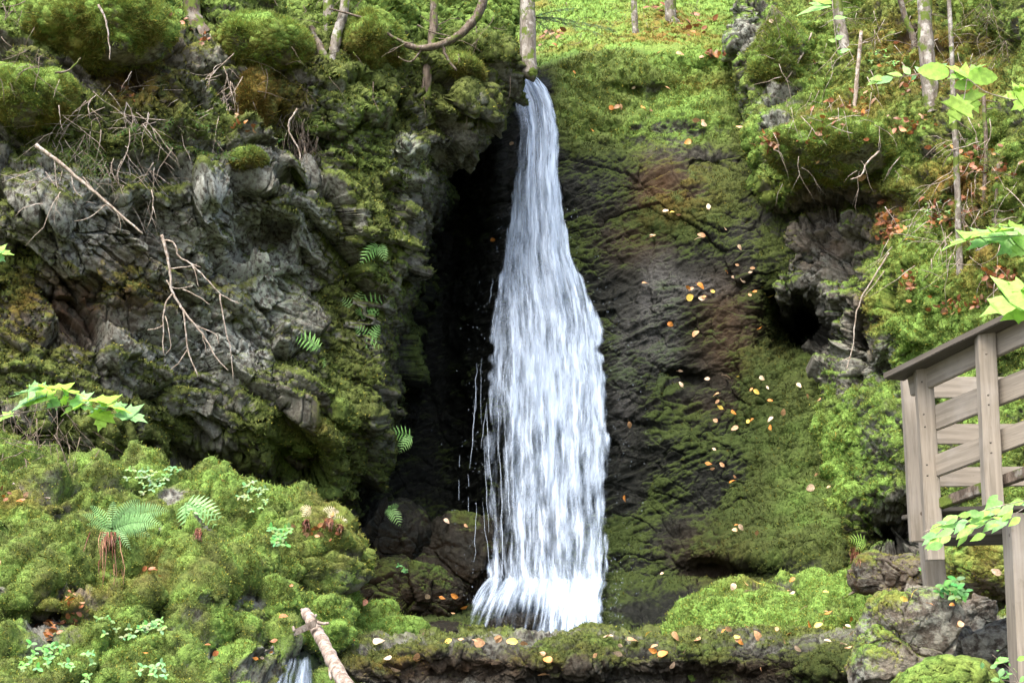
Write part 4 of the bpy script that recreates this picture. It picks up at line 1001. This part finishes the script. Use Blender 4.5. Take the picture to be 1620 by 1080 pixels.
# ------------------------------------------------------------------ leaves
MAPLE = [(0, 0), (.10, -.02), (.33, -.10), (.30, .04), (.56, .10), (.47, .22), (.60, .40), (.72, .52), (.50, .50), (.40, .52), (.26, .46), (.28, .62), (.30, .78), (.14, .80), (0, 1.08)]
OVAL = [(0, 0), (.14, .05), (.26, .20), (.32, .40), (.29, .60), (.20, .80), (.09, .94), (0, 1.0)]
POINT = [(0, 0), (.10, .08), (.22, .25), (.27, .42), (.22, .62), (.12, .82), (0, 1.05)]
def leaf_geo(outline, size, fold=.25, droop=.25, serr=0, rng=random):
    """faces of one leaf in its own plane: x across, y along, z up"""
    R = [(x, y) for x, y in outline]
    if serr:
        Q = []
        for i in range(len(R) - 1):
            a, b = R[i], R[i + 1]; Q.append(a)
            mx, my = (a[0] + b[0]) / 2, (a[1] + b[1]) / 2; Q.append((mx * .94, my - .01))
        Q.append(R[-1]); R = Q
    v = []; n = len(R)
    for sgn in (1, -1):
        for x, y in R:
            z = fold * abs(x) * abs(x) * 1.2 - droop * y * y + rng.uniform(-.01, .01)
            v.append(Vector((sgn * x * size, y * size, z * size)))
    mid = []
    for x, y in R: mid.append(Vector((0, max(0, min(1, y)) * size, -droop * y * y * size)))
    vs = v + mid; fs = []
    for i in range(n - 1):
        fs.append((i, i + 1, 2 * n + i + 1, 2 * n + i)); fs.append((n + i + 1, n + i, 2 * n + i, 2 * n + i + 1))
    return vs, fs
def frame(d, nrm):
    y = Vector(d).normalized(); z = (Vector(nrm) - y * Vector(nrm).dot(y))
    z = z.normalized() if z.length > 1e-4 else y.orthogonal().normalized(); x = y.cross(z)
    return x, y, z
def put_leaf(mb, p, d, nrm, outline, size, col, fold=.25, droop=.25, serr=0, rng=random):
    vs, fs = leaf_geo(outline, size, fold, droop, serr, rng); x, y, z = frame(d, nrm)
    mb.add([Vector(p) + x * v.x + y * v.y + z * v.z for v in vs], fs, col)

def leafy(name, label, stems, leaves, Y, cols, seed=0, outline=MAPLE, serr=1, part='leaf', cat='branch', mat='leaf', stemmat='twig', group=None, tiltup=.5):
    """stems: (pts, r px); leaves: (px,py of leaf base, px,py of tip, squash)"""
    rng = random.Random(seed)
    x0, y0 = stems[0][0][0][:2]
    if x0 < 0 or x0 > 1620:      # the shoot comes from a stem rooted beside the frame
        s_ = -1 if x0 < 0 else 1; k_ = 3000 / Y
        stems = [([(x0 + s_ * k_ * 1.5, 540 + 2.75 * F / Y + 260, Y), (x0 + s_ * k_ * 1.2, y0 + k_ * 1.1, Y), (x0 + s_ * k_ * .8, y0 + k_ * .25, Y), (x0 + s_ * k_ * .3, y0 + k_ * .02, Y)] + list(stems[0][0]), stems[0][1])] + list(stems[1:])
    b = V(stems[0][0][0][0], stems[0][0][0][1], Y)
    t = thing(name, tuple(b), label, cat, group)
    for pts, r in stems:
        mb = MB(); px_line(pts, (r, r * .6), mb, Y, 5, 4, .3, rng, base=b); mb.build('stem', M[stemmat], t)
    for L in leaves:
        bx, by, tx, ty, sq = L[:5]
        dY = L[5] if len(L) > 5 else rng.uniform(-.05, .05)
        p = V(bx, by, Y + dY); q = V(tx, ty, Y + dY + rng.uniform(-.03, .03)); d = q - p
        # sq = how open the blade is to the camera (1 face on, 0 edge on)
        view = -p.normalized(); side = d.normalized().cross(view).normalized()
        nrm = view * sq + Vector((0, 0, 1)) * (1 - sq) + Vector((0, 0, .0001))
        if abs(d.normalized().dot(Vector((0, 0, 1)))) > .9: nrm = view
        m = MB(); ol = L[6] if len(L) > 6 else outline
        c = rng.choice(cols); k = rng.uniform(.85, 1.15); c = (c[0] * k, c[1] * k, c[2] * k)
        put_leaf(m, p - b, d, nrm, ol, d.length / 1.0, c, .3, rng.uniform(.05, .25), serr, rng)
        m.build(part, M[mat], t)
    return t
YG = [(.32, .54, .08), (.28, .52, .09), (.38, .58, .10)]
BG = [(.22, .45, .16), (.26, .50, .14), (.30, .52, .10)]
leafy('maple_branch', 'bright yellow green maple sprig reaching in over the upper right bank', [([(1660, 178), (1600, 158), (1560, 146), (1535, 128), (1515, 116)], 1.3), ([(1535, 128), (1490, 122)], .8), ([(1530, 125), (1524, 160), (1518, 165)], .7)],
      [(1502, 116, 1452, 109, .7, 0, OVAL), (1535, 122, 1499, 100, .35), (1532, 120, 1580, 122, .75, 0, OVAL), (1527, 118, 1500, 122, .5, .02), (1540, 128, 1510, 138, .9, .03, OVAL), (1524, 158, 1503, 194, .95), (1530, 148, 1547, 176, .9, .05), (1535, 115, 1558, 98, .3, .04)], 6.3, YG, 61)
leafy('maple_branch', 'bright maple leaves cut by the right edge beside the yellow green sprig', [([(1680, 150), (1640, 154), (1600, 158)], 1.2)], [(1625, 150, 1586, 152, .55), (1628, 140, 1598, 132, .25), (1630, 155, 1602, 172, .8)], 6.3, YG, 62)
leafy('maple_branch', 'thin low sprig of small blue green leaves behind the maple sprig', [([(1480, 112), (1440, 120), (1400, 124), (1372, 126)], .8)],
      [(1440, 118, 1428, 104, .8, 0, POINT), (1412, 122, 1388, 130, .6, 0, POINT), (1400, 124, 1378, 122, .6, 0, POINT), (1428, 120, 1405, 114, .5, 0, POINT), (1460, 116, 1448, 104, .6, 0, POINT), (1478, 112, 1498, 100, .7, 0, POINT), (1395, 124, 1372, 132, .5, 0, POINT), (1450, 118, 1440, 128, .6, 0, POINT)], 7.2, BG, 63)
leafy('maple_branch', 'pale maple sprig at the right edge level with the bank litter', [([(1690, 372), (1620, 372), (1560, 376), (1510, 380)], 1.0)],
      [(1560, 372, 1492, 380, .25), (1590, 372, 1530, 388, .35), (1625, 372, 1578, 398, .6), (1630, 380, 1600, 405, .7), (1600, 366, 1545, 366, .2), (1620, 362, 1570, 352, .15), (1640, 375, 1612, 380, .8)], 5.6, YG + BG, 64)
leafy('maple_branch', 'large glowing maple leaf over the top of the handrail', [([(1700, 470), (1650, 472), (1622, 470)], 1.2)], [(1640, 466, 1556, 484, .45), (1645, 474, 1590, 500, .8), (1640, 460, 1585, 460, .2)], 4.8, YG, 65)
rng = random.Random(66); lv = []
for i in range(46):
    t = rng.random() ** .8; x = 1640 - 165 * t; y = 795 + 50 * t + rng.gauss(0, 12)
    lv.append((x, y, x - rng.uniform(16, 30), y + rng.uniform(-4, 20), rng.uniform(.35, .85), rng.uniform(-.15, .15)))
leafy('beech_branch', 'spray of toothed green leaves in front of the landing posts', [([(1700, 780), (1620, 792), (1560, 806), (1500, 826), (1460, 842)], 1.1), ([(1600, 796), (1560, 826), (1530, 840)], .7), ([(1640, 790), (1600, 815), (1570, 818)], .7)], lv, 6.8, BG + [(.34, .58, .10)], 66, POINT)
lv = []
for i in range(14):
    x = rng.uniform(1545, 1630); y = 1030 + (x - 1540) * .35 + rng.gauss(0, 12); lv.append((x, y, x - rng.uniform(-22, 26), y + rng.uniform(-8, 16), rng.uniform(.3, .8)))
leafy('maple_sapling', 'small green leaved sapling at the bottom right corner', [([(1640, 1110), (1600, 1060), (1570, 1035)], 1.0), ([(1620, 1080), (1585, 1075)], .7)], lv, 7.5, BG, 67, POINT, cat='sapling')
leafy('maple_branch', 'green maple branch reaching in from the left edge over the cliff foot', [([(-60, 668), (0, 658), (50, 650), (90, 644), (130, 640), (180, 650)], 1.3), ([(70, 648), (75, 618)], .7), ([(130, 640), (160, 636), (200, 642)], .7), ([(100, 644), (108, 636)], .7)],
      [(80, 616, 46, 604, .15), (78, 614, 134, 618, .2), (66, 616, 16, 622, .3), (72, 622, 12, 640, .35), (84, 626, 30, 636, .35), (92, 632, 72, 646, .6), (98, 630, 108, 640, .7), (118, 630, 148, 646, .55), (130, 636, 96, 652, .3), (140, 634, 205, 640, .2), (170, 644, 140, 646, .5), (165, 650, 156, 680, .75), (190, 652, 231, 664, .4), (182, 640, 202, 656, .4), (160, 640, 182, 636, .4), (20, 656, -10, 664, .3), (108, 626, 96, 630, .8)], 6.6, [(.32, .56, .10), (.26, .50, .18), (.38, .60, .08)], 68)
leafy('maple_branch', 'tiny green leaf tips at the left edge beside the cliff', [([(-40, 400), (0, 400)], 1)], [(-12, 398, 20, 398, .4), (-8, 402, 8, 412, .7)], 6.6, BG, 69)
leafy('shrub_sprig', 'little green sprig on the upper right bank under the top edge', [([(1315, -20), (1318, 20), (1322, 60), (1326, 90)], .9)], [(1316, 10, 1262, 12, .4), (1318, 30, 1340, 24, .5), (1320, 62, 1335, 56, .7), (1322, 66, 1310, 62, .7), (1324, 80, 1334, 88, .7), (1318, 5, 1288, -2, .5), (1325, 84, 1345, 76, .5), (1300, 8, 1280, 4, .5)], 14.0, YG + BG, 70, POINT, cat='sprig')

# ferns
def fern(px, py, fronds, label, seed=0, off=.08, cols=((.10, .26, .05), (.14, .32, .09)), skirt=None, width=.28, part='frond', name='fern', Y=None, mat='fern', group=None, droop=.7):
    rng = random.Random(seed)
    p, n = hit(px, py); b = p + n * off
    if skirt and skirt > .8: b = V(px, py, min([float(hit(a_, b_)[0].y) for a_, b_ in fronds if b_ < 850] + [p.y]) - .05)
    t = thing(name, tuple(b), label, 'fern', group)
    for tx, ty in fronds:
        l2 = math.hypot(tx - px, ty - py) * b.y / F; q = V(tx, ty, max(b.y - .75 * l2 - .02, min(b.y - rng.uniform(.15, .5) * l2, float(hit(tx, ty)[0].y) - .10))) - b; L = q.length
        mb = MB(); pts = []; N_ = 12
        ctrl = q * .5 + Vector((0, -.05, L * .28 * droop))
        for k in range(N_ + 1):
            s = k / N_; pts.append(ctrl * (2 * s * (1 - s)) + q * s * s)
        c = rng.choice(cols); kk = rng.uniform(.8, 1.25); c = tuple(v * kk for v in c)
        mb.tube(pts, [max(.0015, .006 * (1 - k / N_)) for k in range(N_ + 1)], 3, tuple(v * .7 for v in c))
        view = -b.normalized(); NP = max(8, int(math.hypot(tx - px, ty - py) / 3.4))
        for k in range(1, NP):
            s = k / NP; i = int(s * N_); f_ = s * N_ - i; o = pts[i].lerp(pts[min(i + 1, N_)], f_)
            d = (pts[min(i + 1, N_)] - pts[i]).normalized()
            side = d.cross(view).normalized()
            wl = L * width * math.sin(math.pi * min(1, .12 + .88 * s) ** .8) * 1.05 + .008
            for sg in (1, -1):
                dd = (side * sg + d * .45 + Vector((0, 0, -.22))).normalized()
                put_leaf(mb, o, dd, view + Vector((0, 0, .5)), [(0, 0), (.075, .08), (.085, .4), (.05, .75), (0, 1)], wl, c, .2, .2, 0, rng)
        mb.build(part, M[mat], t)
    if skirt:
        mb = MB()
        for i in range(44):
            x = px + rng.gauss(0, skirt * 9); L = rng.uniform(.3, 1) * skirt * 100; pts = []
            for j in range(4):
                xx = x + (x - px) * .15 * j + rng.gauss(0, 1.5); yy_ = py + 4 + L * j / 3; h_, n_ = hit(xx, yy_); pts.append(h_ + Vector((0, -.10, 0)) - b)
            mb.tube(pts, [.006, .0055, .004, .002], 3, (.13, .04, .02) if rng.random() < .7 else (.26, .14, .07))
        mb.build('dead_fronds', M['dead'], t)
    return t
fern(178, 838, [(128, 814), (142, 800), (228, 800), (268, 808), (258, 832), (208, 872), (158, 858), (222, 790), (136, 830), (240, 850), (180, 792), (190, 868)], 'large fern with rusty dead fronds hanging on the moss bank', 71, .55, ((.22, .44, .15), (.30, .54, .22)), skirt=.9, width=.17)
fern(315, 832, [(296, 848), (300, 835), (352, 822), (345, 838), (318, 852), (330, 818)], 'small fern right of the large fern on the moss bank', 72, .38, ((.22, .44, .15), (.30, .54, .22)), skirt=.22)
FG = 'ferns on the shaded edge of the left cliff'
k = 80
for (x, y, fr, lab) in [(560, 385, [(586, 376), (584, 392), (548, 372), (570, 400)], 'topmost fern on the shaded edge of the left cliff'),
    (590, 412, [(612, 404), (610, 416), (570, 420), (578, 404)], 'fern with level fronds second from top on the left cliff edge'),
    (578, 432, [(556, 438), (604, 430), (566, 446), (600, 444)], 'widest fern cluster in the middle of the left cliff edge'),
    (556, 466, [(540, 472), (550, 480), (572, 460), (560, 486)], 'pale green fern left of the row on the cliff edge'),
    (592, 476, [(612, 470), (606, 486), (576, 490), (602, 498)], 'fern hanging below the widest cluster on the cliff edge'),
    (580, 516, [(560, 518), (602, 514), (596, 524)], 'flat little fern near the bottom of the cliff edge row'),
    (576, 540, [(556, 548), (600, 538), (562, 536), (604, 548), (585, 554)], 'lowest fern of the row on the cliff edge'),
    (472, 538, [(460, 532), (486, 534), (480, 548)], 'fern alone on moss on the middle cliff'),
    (492, 590, [(480, 596), (486, 600), (514, 582)], 'small two leaf fern under the lone middle cliff fern'),
    (620, 694, [(634, 700), (612, 686), (628, 708), (632, 718)], 'fern in the dark recess at the height of the bank top'),
    (622, 808, [(614, 800), (632, 800), (620, 826), (634, 834), (610, 816)], 'brightest fern hanging on the dark boulder in the recess')]:
    fern(x, y, fr, lab, k, .34, ((.20, .42, .11), (.28, .50, .16)), width=.30, group=None); k += 1
for (x, y, fr, lab) in [(486, 818, [(474, 808), (490, 804), (478, 822)], 'withered cream fern tuft at the left of the bank corner'), (522, 815, [(510, 808), (524, 804), (536, 812), (520, 826)], 'withered star shaped cream fern at the bank corner'), (540, 826, [(546, 820), (534, 834), (528, 820)], 'smallest withered cream fern at the bank edge above the recess')]:
    fern(x, y, fr, lab, k, .12, ((.62, .52, .34), (.70, .62, .44)), width=.3, skirt=.25); k += 1
fern(1350, 862, [(1340, 856), (1362, 856), (1352, 874)], 'tiny green fern over brown roots left of the stairs', k, .2, ((.3, .5, .1),), skirt=.35)
# spruce sprays
def spruce(px, py, tips, label, seed=0, col=(.09, .17, .05), off=.15, needle=.035, group=None, Y=None, dens=1.0):
    rng = random.Random(seed); p, n = hit(px, py)
    b = V(px, py, Y) if Y else p + n * off
    t = thing('spruce_bough', tuple(b), label, 'bough', group); st = MB(); nd = MB()
    for tx, ty in tips:
        q = V(tx, ty, b.y - rng.uniform(.1, .5)) - b; L = q.length
        main = [q * (k / 6) + Vector((0, 0, -L * .12 * (k / 6) ** 2 + L * .1 * (k / 6))) for k in range(7)]
        st.tube(main, [.008 * (1 - .12 * k) for k in range(7)], 4)
        axes = [main]
        for k in range(1, 7):
            for sg in (1, -1):
                if rng.random() > .85 * dens: continue
                d = (main[k] - main[k - 1]).normalized(); s_ = d.cross(Vector((0, -.3, 1))).normalized() * sg
                e = (d * .8 + s_ * .8 + Vector((0, 0, -.15))).normalized(); l = L * .35 * (1 - .09 * k)
                ax = [main[k] + e * l * j / 3 + Vector((0, 0, -.05 * l * j * j / 9)) for j in range(4)]
                st.tube(ax, [.004, .0035, .003, .002], 3); axes.append(ax)
        for ax in axes:
            for j in range(len(ax) - 1):
                seg = ax[j + 1] - ax[j]; m = max(3, int(seg.length / .012)); d = seg.normalized()
                for i in range(m):
                    o = ax[j] + seg * (i / m); r = Vector((rng.gauss(0, 1), rng.gauss(0, 1), rng.gauss(0, 1))); s_ = (r - d * r.dot(d)).normalized()
                    e = (d * .6 + s_).normalized(); w_ = e.cross(d).normalized() * .004; k_ = rng.uniform(.7, 1.3)
                    nd.add([o - w_, o + w_, o + e * needle * k_], [(0, 1, 2)], tuple(c * rng.uniform(.7, 1.3) for c in col))
    st.build('stem', M['twigdark'], t); nd.build('needles', M['blade'], t); return t
SGc = (.13, .26, .07)
for i, (x, y, tips, lab) in enumerate([(290, 190, [(322, 178), (330, 200), (262, 200), (300, 215)], 'green spruce sprig beside the small moss tuft on the upper cliff'),
    (330, 215, [(392, 232), (372, 250), (300, 240), (260, 225), (340, 190)], 'widest spruce spray across the upper middle of the left cliff'),
    (240, 215, [(205, 205), (210, 235), (270, 230), (180, 215)], 'spruce spray left of the widest one on the cliff'),
    (110, 235, [(95, 260), (140, 262), (165, 255), (75, 200), (50, 195)], 'olive spruce bough under the left edge moss cushion'),
    (420, 225, [(450, 238), (395, 240), (445, 220)], 'short spruce sprig between the widest spray and the hanging roots'),
    (520, 220, [(535, 240), (505, 240), (540, 225)], 'spruce sprig right of the hanging brown roots'),
    (140, 258, [(120, 275), (168, 275), (150, 290)], 'small drooping spruce sprig beside the long bleached branch')]):
    spruce(x, y, tips, lab, 90 + i, SGc, .3)
spruce(842, 28, [(900, 30), (938, 48), (880, 60), (960, 42), (905, 12)], 'blurred blue green bough reaching right from the pale spotted trunk', 98, (.20, .34, .20), Y=27.5, needle=.05)
for i, (x, y, tips, lab) in enumerate([(1600, 20, [(1540, 40), (1500, 55), (1560, 70), (1590, 90)], 'feathery spruce bough in the top right corner'), (1420, 60, [(1370, 70), (1390, 95), (1450, 80)], 'dull olive bough left of the broad lichen mottled trunk'), (1560, 110, [(1500, 128), (1600, 130), (1540, 150)], 'dull spruce bough behind the yellow green maple sprig'),
    (1390, 20, [(1350, 40), (1440, 30), (1400, 55)], 'olive bough at the top edge right of the pale slim trunk'), (1230, 40, [(1200, 70), (1270, 60), (1240, 85)], 'olive bough above the pale olive moss cushion'), (1620, 240, [(1575, 250), (1590, 275), (1560, 235)], 'dark green bough at the right edge above the leaf litter')]):
    spruce(x, y, tips, lab, 100 + i, (.17, .22, .07), .5, needle=.04)
# small broad leaved plants
def plant(px, py, r, n, label, seed, col=(.16, .38, .10), size=.05, group=None, off=.07, Y=None, kind=None):
    rng = random.Random(seed); p, nn = hit(px, py); b = p + nn * .03
    t = thing('woodland_plant', tuple(b), label, 'plant', group); st = MB(); lf = MB()
    for i in range(n):
        a = rng.uniform(0, 6.28); rr = r * math.sqrt(rng.random()); x = px + rr * math.cos(a); y = py + rr * math.sin(a) * .7
        q, nq = hit(x, y); tip = q + nq * rng.uniform(.04, .12) + Vector((0, -.03, .03)) - b
        st = MB(); st.tube([q - b, (q - b).lerp(tip, .6) + Vector((0, -.01, 0)), tip], [.003, .0025, .002], 3, (.1, .2, .05)); st.build('stem', M['fern'], t)
        for k in range(3):
            an = a + k * 2.09; d = Vector((math.cos(an), -.3, math.sin(an) * .6)); c = tuple(v * rng.uniform(.7, 1.3) for v in col)
            put_leaf(lf, tip, d, Vector((0, -.7, .7)), OVAL, size * rng.uniform(.7, 1.2), c, .15, .15, 0, rng)
    lf.build('leaves', M['fern'], t); return t
plant(438, 855, 20, 26, 'clover like plant with round leaves on the right shoulder of the moss bank', 120, size=.055)
plant(220, 1010, 26, 14, 'small leaved plant on the flat moss below the large fern', 121, (.22, .42, .14))
plant(240, 1000, 16, 10, 'low green plant between dead leaves and the dark hollow of the bank', 122, (.24, .44, .16))
plant(60, 1050, 40, 22, 'patch of small green plants in the bottom left corner', 123, (.18, .42, .12))
plant(120, 1060, 26, 14, 'small green plant patch right of the bottom left corner', 124, (.20, .44, .14))
plant(240, 1072, 14, 8, 'little plant at the bottom edge below the tan leaf', 125, (.22, .46, .16))
plant(215, 755, 22, 12, 'pale green seedlings on the crest of the moss bank', 126, (.25, .42, .16))
plant(268, 752, 12, 5, 'tiny broad leaf seedling under the dark overhang of the cliff', 127, (.2, .44, .16))
plant(400, 790, 34, 26, 'pale lichen green plants along the right crest of the moss bank', 128, (.26, .42, .16), .045)
plant(240, 770, 28, 22, 'pale patch of plants behind the large fern', 129, (.24, .40, .16), .045)
plant(640, 905, 10, 5, 'dull green seedlings low in the dark recess', 130, (.10, .24, .08))
plant(170, 995, 18, 8, 'seedlings under the dead leaves on the bank', 131, (.2, .42, .12))
plant(1465, 900, 14, 8, 'small dark green plant between stair post and round boulder', 132, (.12, .30, .08))
plant(1500, 945, 18, 14, 'leafy green plant behind the left support post', 133, (.10, .28, .07), .06)
plant(1600, 1085, 30, 12, 'weed clump at the foot of the right support post', 134, (.18, .40, .12))
plant(1395, 100, 30, 14, 'loose green seedlings left of the maple sprig on the bank', 135, (.20, .36, .10), .05)
plant(1480, 330, 30, 10, 'sparse seedlings on the bank under the slender grey sapling', 136, (.24, .44, .14), .05)

# fallen leaves
LV_MESH = {}
PAL = {'orange': (.48, .19, .035), 'tan': (.42, .24, .12), 'pale': (.52, .38, .26), 'rust': (.36, .13, .05), 'yellow': (.70, .50, .10), 'green': (.42, .60, .18)}
def fl_mesh(colr, var):
    key = (colr, var)
    if key not in LV_MESH:
        rng = random.Random(var * 7 + len(colr)); mb = MB()
        ol = [OVAL, POINT, OVAL, [(0, 0), (.2, .02), (.4, .2), (.46, .45), (.36, .7), (.18, .9), (0, 1)]][var % 4]
        put_leaf(mb, (0, -.5, 0), (0, 1, 0), (0, 0, 1), ol, 1.0, PAL[colr], [.5, -.2, .9, .3][var % 4], [.3, -.25, .1, .5][var % 4], 0, rng)
        mb.tube([(0, -.5, 0), (.02, -.62, .02), (.05, -.78, .05)], [.018, .014, .012], 3, tuple(c * .6 for c in PAL[colr]))
        o = mb.build('fallen_leaf', M['dead']); LV_MESH[key] = o.data; D.objects.remove(o)
    return LV_MESH[key]
FALL = dict(
 slope=('the dark wet rock face right of the waterfall', [(1030,377),(1105,380),(1149,367),(1170,396),(1167,421),(1189,427),(1186,433),(1153,429),(1158,441),(1175,449),(1107,454),(1088,458),(1093,460),(1124,461),(1130,463),(1022,451),(1091,472),(1107,472),(1113,474),(1185,469),(1190,466),(1217,466),(1063,514),(1100,532),(1196,521),(1077,585),(1122,601),(1150,600),(1171,601),(1078,613),(1189,615),(1200,622),(1213,616),(1221,636),(1265,614),(1277,632),(1134,628),(1137,637),(1140,646),(1164,653),(1132,668),(1183,667),(1190,669),(1162,678),(1221,678),(1222,664),(995,674),(1131,715),(1123,736),(1127,740),(1142,735),(1164,756),(1161,764),(1167,835),(1163,842),(1198,846),(1174,840),(989,792),(1046,912),(1240,656),(1205,600)]),
 green=('the green slope between the rock face and the right bank', [(1316,681),(1327,688),(1293,754),(1299,633),(1281,772),(1310,774)]),
 ramp=('the mossy ramp right of the waterfall lip', [(935,212),(976,173),(968,173),(984,175),(1018,176),(1026,179),(1000,138),(910,121),(1111,197),(1102,194),(1114,201),(1088,229),(1073,339),(1053,337),(1059,339),(1120,330),(1031,378),(1174,204),(1043,88),(1076,89),(1057,146),(1110,375)]),
 shelf=('the moss shelf at the right foot of the falls', [(1161,934),(1176,928),(1205,929),(1195,923),(1231,923),(1257,918),(1246,939),(1185,939),(1305,942),(1318,955),(1274,966),(1311,967),(1342,979),(1307,977),(1262,988),(1285,987),(1302,984),(1295,992),(1227,998),(1241,1006),(1150,1001),(1122,997),(1176,998),(1194,1006),(1143,1002),(1158,1000),(1345,996),(1250,942),(1330,1000)]),
 ledge=('the long rock ledge at the bottom', [(1170,1015),(1176,1018),(1164,1013),(1232,1016),(1265,1026),(1305,1019),(1204,1055),(1206,1033),(1026,1008),(1002,1016),(959,1012),(1073,1011),(1108,1018),(1039,1024),(983,1028),(975,1036),(1043,1039),(1081,1027),(1084,1036),(940,1039),(1061,1050),(675,1005),(602,1018),(609,1020),(596,1019),(659,1036),(657,1053),(629,1056),(611,1045),(714,1014),(727,1015),(755,1017),(763,1019),(748,1018),(784,1015),(790,1018),(805,1015),(811,1019),(823,1021),(866,1047),(862,1060),(854,1033),(960,1012),(973,1036),(551,1016),(1036,1028),(1100,1010),(1330,1022),(1355,1010),(1350,1030)]),
 recess=('the wet rocks left of the waterfall', [(707,827),(738,834),(717,942),(712,973),(730,958),(678,944),(700,946),(782,381),(808,231)]),
 bank=('the moss bank at lower left', [(510,957),(447,980),(457,929),(486,1021),(436,1013),(424,1027),(399,1038),(409,1038),(421,1041),(368,1038),(227,1038),(324,1024),(346,1036),(450,981),(358,1040),(115,1043),(312,1047),(360,765),(378,930),(65,995),(5,900),(580,953),(575,957)]),
 right=('the steep mossy bank on the right', [(1420,68),(1223,38),(1360,280),(1442,382),(1432,365),(1460,190),(1458,188),(1376,140),(1312,195),(1292,255),(1370,222),(1505,238),(1430,400),(1560,300),(1500,345),(1445,275),(1390,108),(1480,120),(1290,98),(1547,205),(1345,145)]),
 stairs=('the boulders beside the wooden stairs', [(1428,954),(1450,946),(1473,965),(1502,962),(1570,905),(1575,910),(1510,995),(1516,993)]))
rng = random.Random(77)
for key, (where, pts) in FALL.items():
    for i, (x, y) in enumerate(pts):
        c = rng.choices(['orange', 'tan', 'pale', 'yellow'] if key not in ('right', 'bank') else ['orange', 'rust', 'tan', 'pale'], [.26, .32, .30, .12])[0]
        p, n = hit(x, y)
        o = D.objects.new('fallen_leaf', fl_mesh(c, rng.randrange(4))); COL.objects.link(o)
        px_ = {'slope': 12, 'green': 13, 'ramp': 13, 'shelf': 15, 'ledge': 17, 'recess': 13, 'bank': 14, 'right': 14, 'stairs': 16}[key] * rng.uniform(.5, 1.05)
        s = px_ * p.y / F
        nn = (n + Vector((rng.gauss(0, .3), rng.gauss(-.15, .3), rng.gauss(.1, .3)))).normalized()
        d = Vector((rng.uniform(-1, 1), rng.uniform(-.3, .3), rng.uniform(-.45, .45)))
        xx, yy, zz = frame(d, nn); m = Matrix.Identity(4)
        for r in range(3): m[r][0], m[r][1], m[r][2] = xx[r] * s, yy[r] * s, zz[r] * s
        m.translation = p + n * .05 + Vector((0, -.05, .01)); o.matrix_world = m
        nm = {'orange': 'orange brown', 'tan': 'tan', 'pale': 'pale cream', 'rust': 'rust red', 'yellow': 'yellow'}[c]
        tag(o, '%s fallen leaf on %s' % (nm, where), 'leaf', '%s fallen leaves on %s' % (nm, where))
def litter(label, bxs, n, seed):
    rng = random.Random(seed); mb = MB()
    for i in range(n):
        x, y, rx, ry = rng.choice(bxs); x = rng.gauss(x, rx * .5); y = rng.gauss(y, ry * .5); p, nn = hit(x, y); c = PAL[rng.choice(['rust', 'rust', 'tan', 'orange', 'rust'])]; k = rng.uniform(.35, .85)
        put_leaf(mb, p + nn * rng.uniform(.02, .09), Vector((rng.uniform(-1, 1), rng.uniform(-.3, .3), rng.uniform(-.6, .6))), nn + Vector((rng.gauss(0, .5), rng.gauss(0, .4), rng.gauss(0, .5))), OVAL, rng.uniform(6, 13) * p.y / F, tuple(v * k for v in c), .5, rng.uniform(-.3, .5), 0, rng)
    tag(mb.build('leaf_litter', M['dead']), label, 'leaf litter', None, 'stuff')
litter('rusty dead leaf litter caught on the right bank', [(1403, 345, 22, 34), (1410, 365, 18, 14), (1300, 200, 40, 30), (1360, 175, 30, 20), (1530, 330, 60, 28), (1500, 350, 35, 20), (1555, 245, 70, 20), (1440, 200, 40, 14), (1445, 445, 12, 30), (1520, 480, 40, 16), (1590, 440, 30, 18), (1560, 270, 50, 14), (1225, 225, 20, 16), (1460, 130, 40, 20)], 620, 140)
litter('brown leaf litter under the trunks above the falls', [(1095, 45, 30, 18), (1130, 88, 20, 4), (870, 60, 25, 14), (1040, 14, 30, 10)], 90, 141)
litter('bits of dead leaf on the upper left cliff', [(200, 150, 30, 20), (385, 195, 25, 10), (330, 62, 16, 8), (300, 20, 60, 20)], 70, 142)
litter('dry brown fern and leaf litter on the lower left bank', [(235, 905, 20, 10), (85, 1000, 20, 16), (110, 960, 30, 20), (500, 840, 30, 14), (20, 790, 24, 14)], 110, 143)
# ------------------------------------------------------------------ camera, light, sky
cam = D.cameras.new('camera'); co = D.objects.new('camera', cam); COL.objects.link(co)
cam.sensor_width = 36; cam.lens = F / 1620 * 36; cam.clip_end = 500; cam.clip_start = .1
co.rotation_euler = (math.pi / 2 + PITCH, 0, 0)
SC.camera = co
w = D.worlds.new('World'); SC.world = w; w.use_nodes = True
nt = w.node_tree; bg = nt.nodes['Background']
sky = nt.nodes.new('ShaderNodeTexSky'); sky.sky_type = 'NISHITA'; sky.sun_disc = False
EL, AZ = math.radians(62), math.radians(-60)      # azimuth from +Y toward +X
sky.sun_elevation = EL; sky.sun_rotation = AZ; sky.air_density = 1.0; sky.dust_density = 6.0; sky.ozone_density = 0.8
nt.links.new(sky.outputs[0], bg.inputs[0]); bg.inputs[1].default_value = .15
sun = D.lights.new('sun', 'SUN'); so = D.objects.new('sun', sun); COL.objects.link(so)
sun.energy = 1.25; sun.angle = math.radians(42); sun.color = (1, .97, .91)
AZ2 = math.radians(-155)
dv = Vector((math.sin(AZ2) * math.cos(EL), math.cos(AZ2) * math.cos(EL), math.sin(EL)))
so.rotation_euler = dv.to_track_quat('Z', 'Y').to_euler()
sky.sun_rotation = AZ2
SC.view_settings.view_transform = 'Standard'; SC.view_settings.look = 'None'
SC.view_settings.exposure = 2.05; SC.view_settings.gamma = 1
SC.render.engine = 'CYCLES'
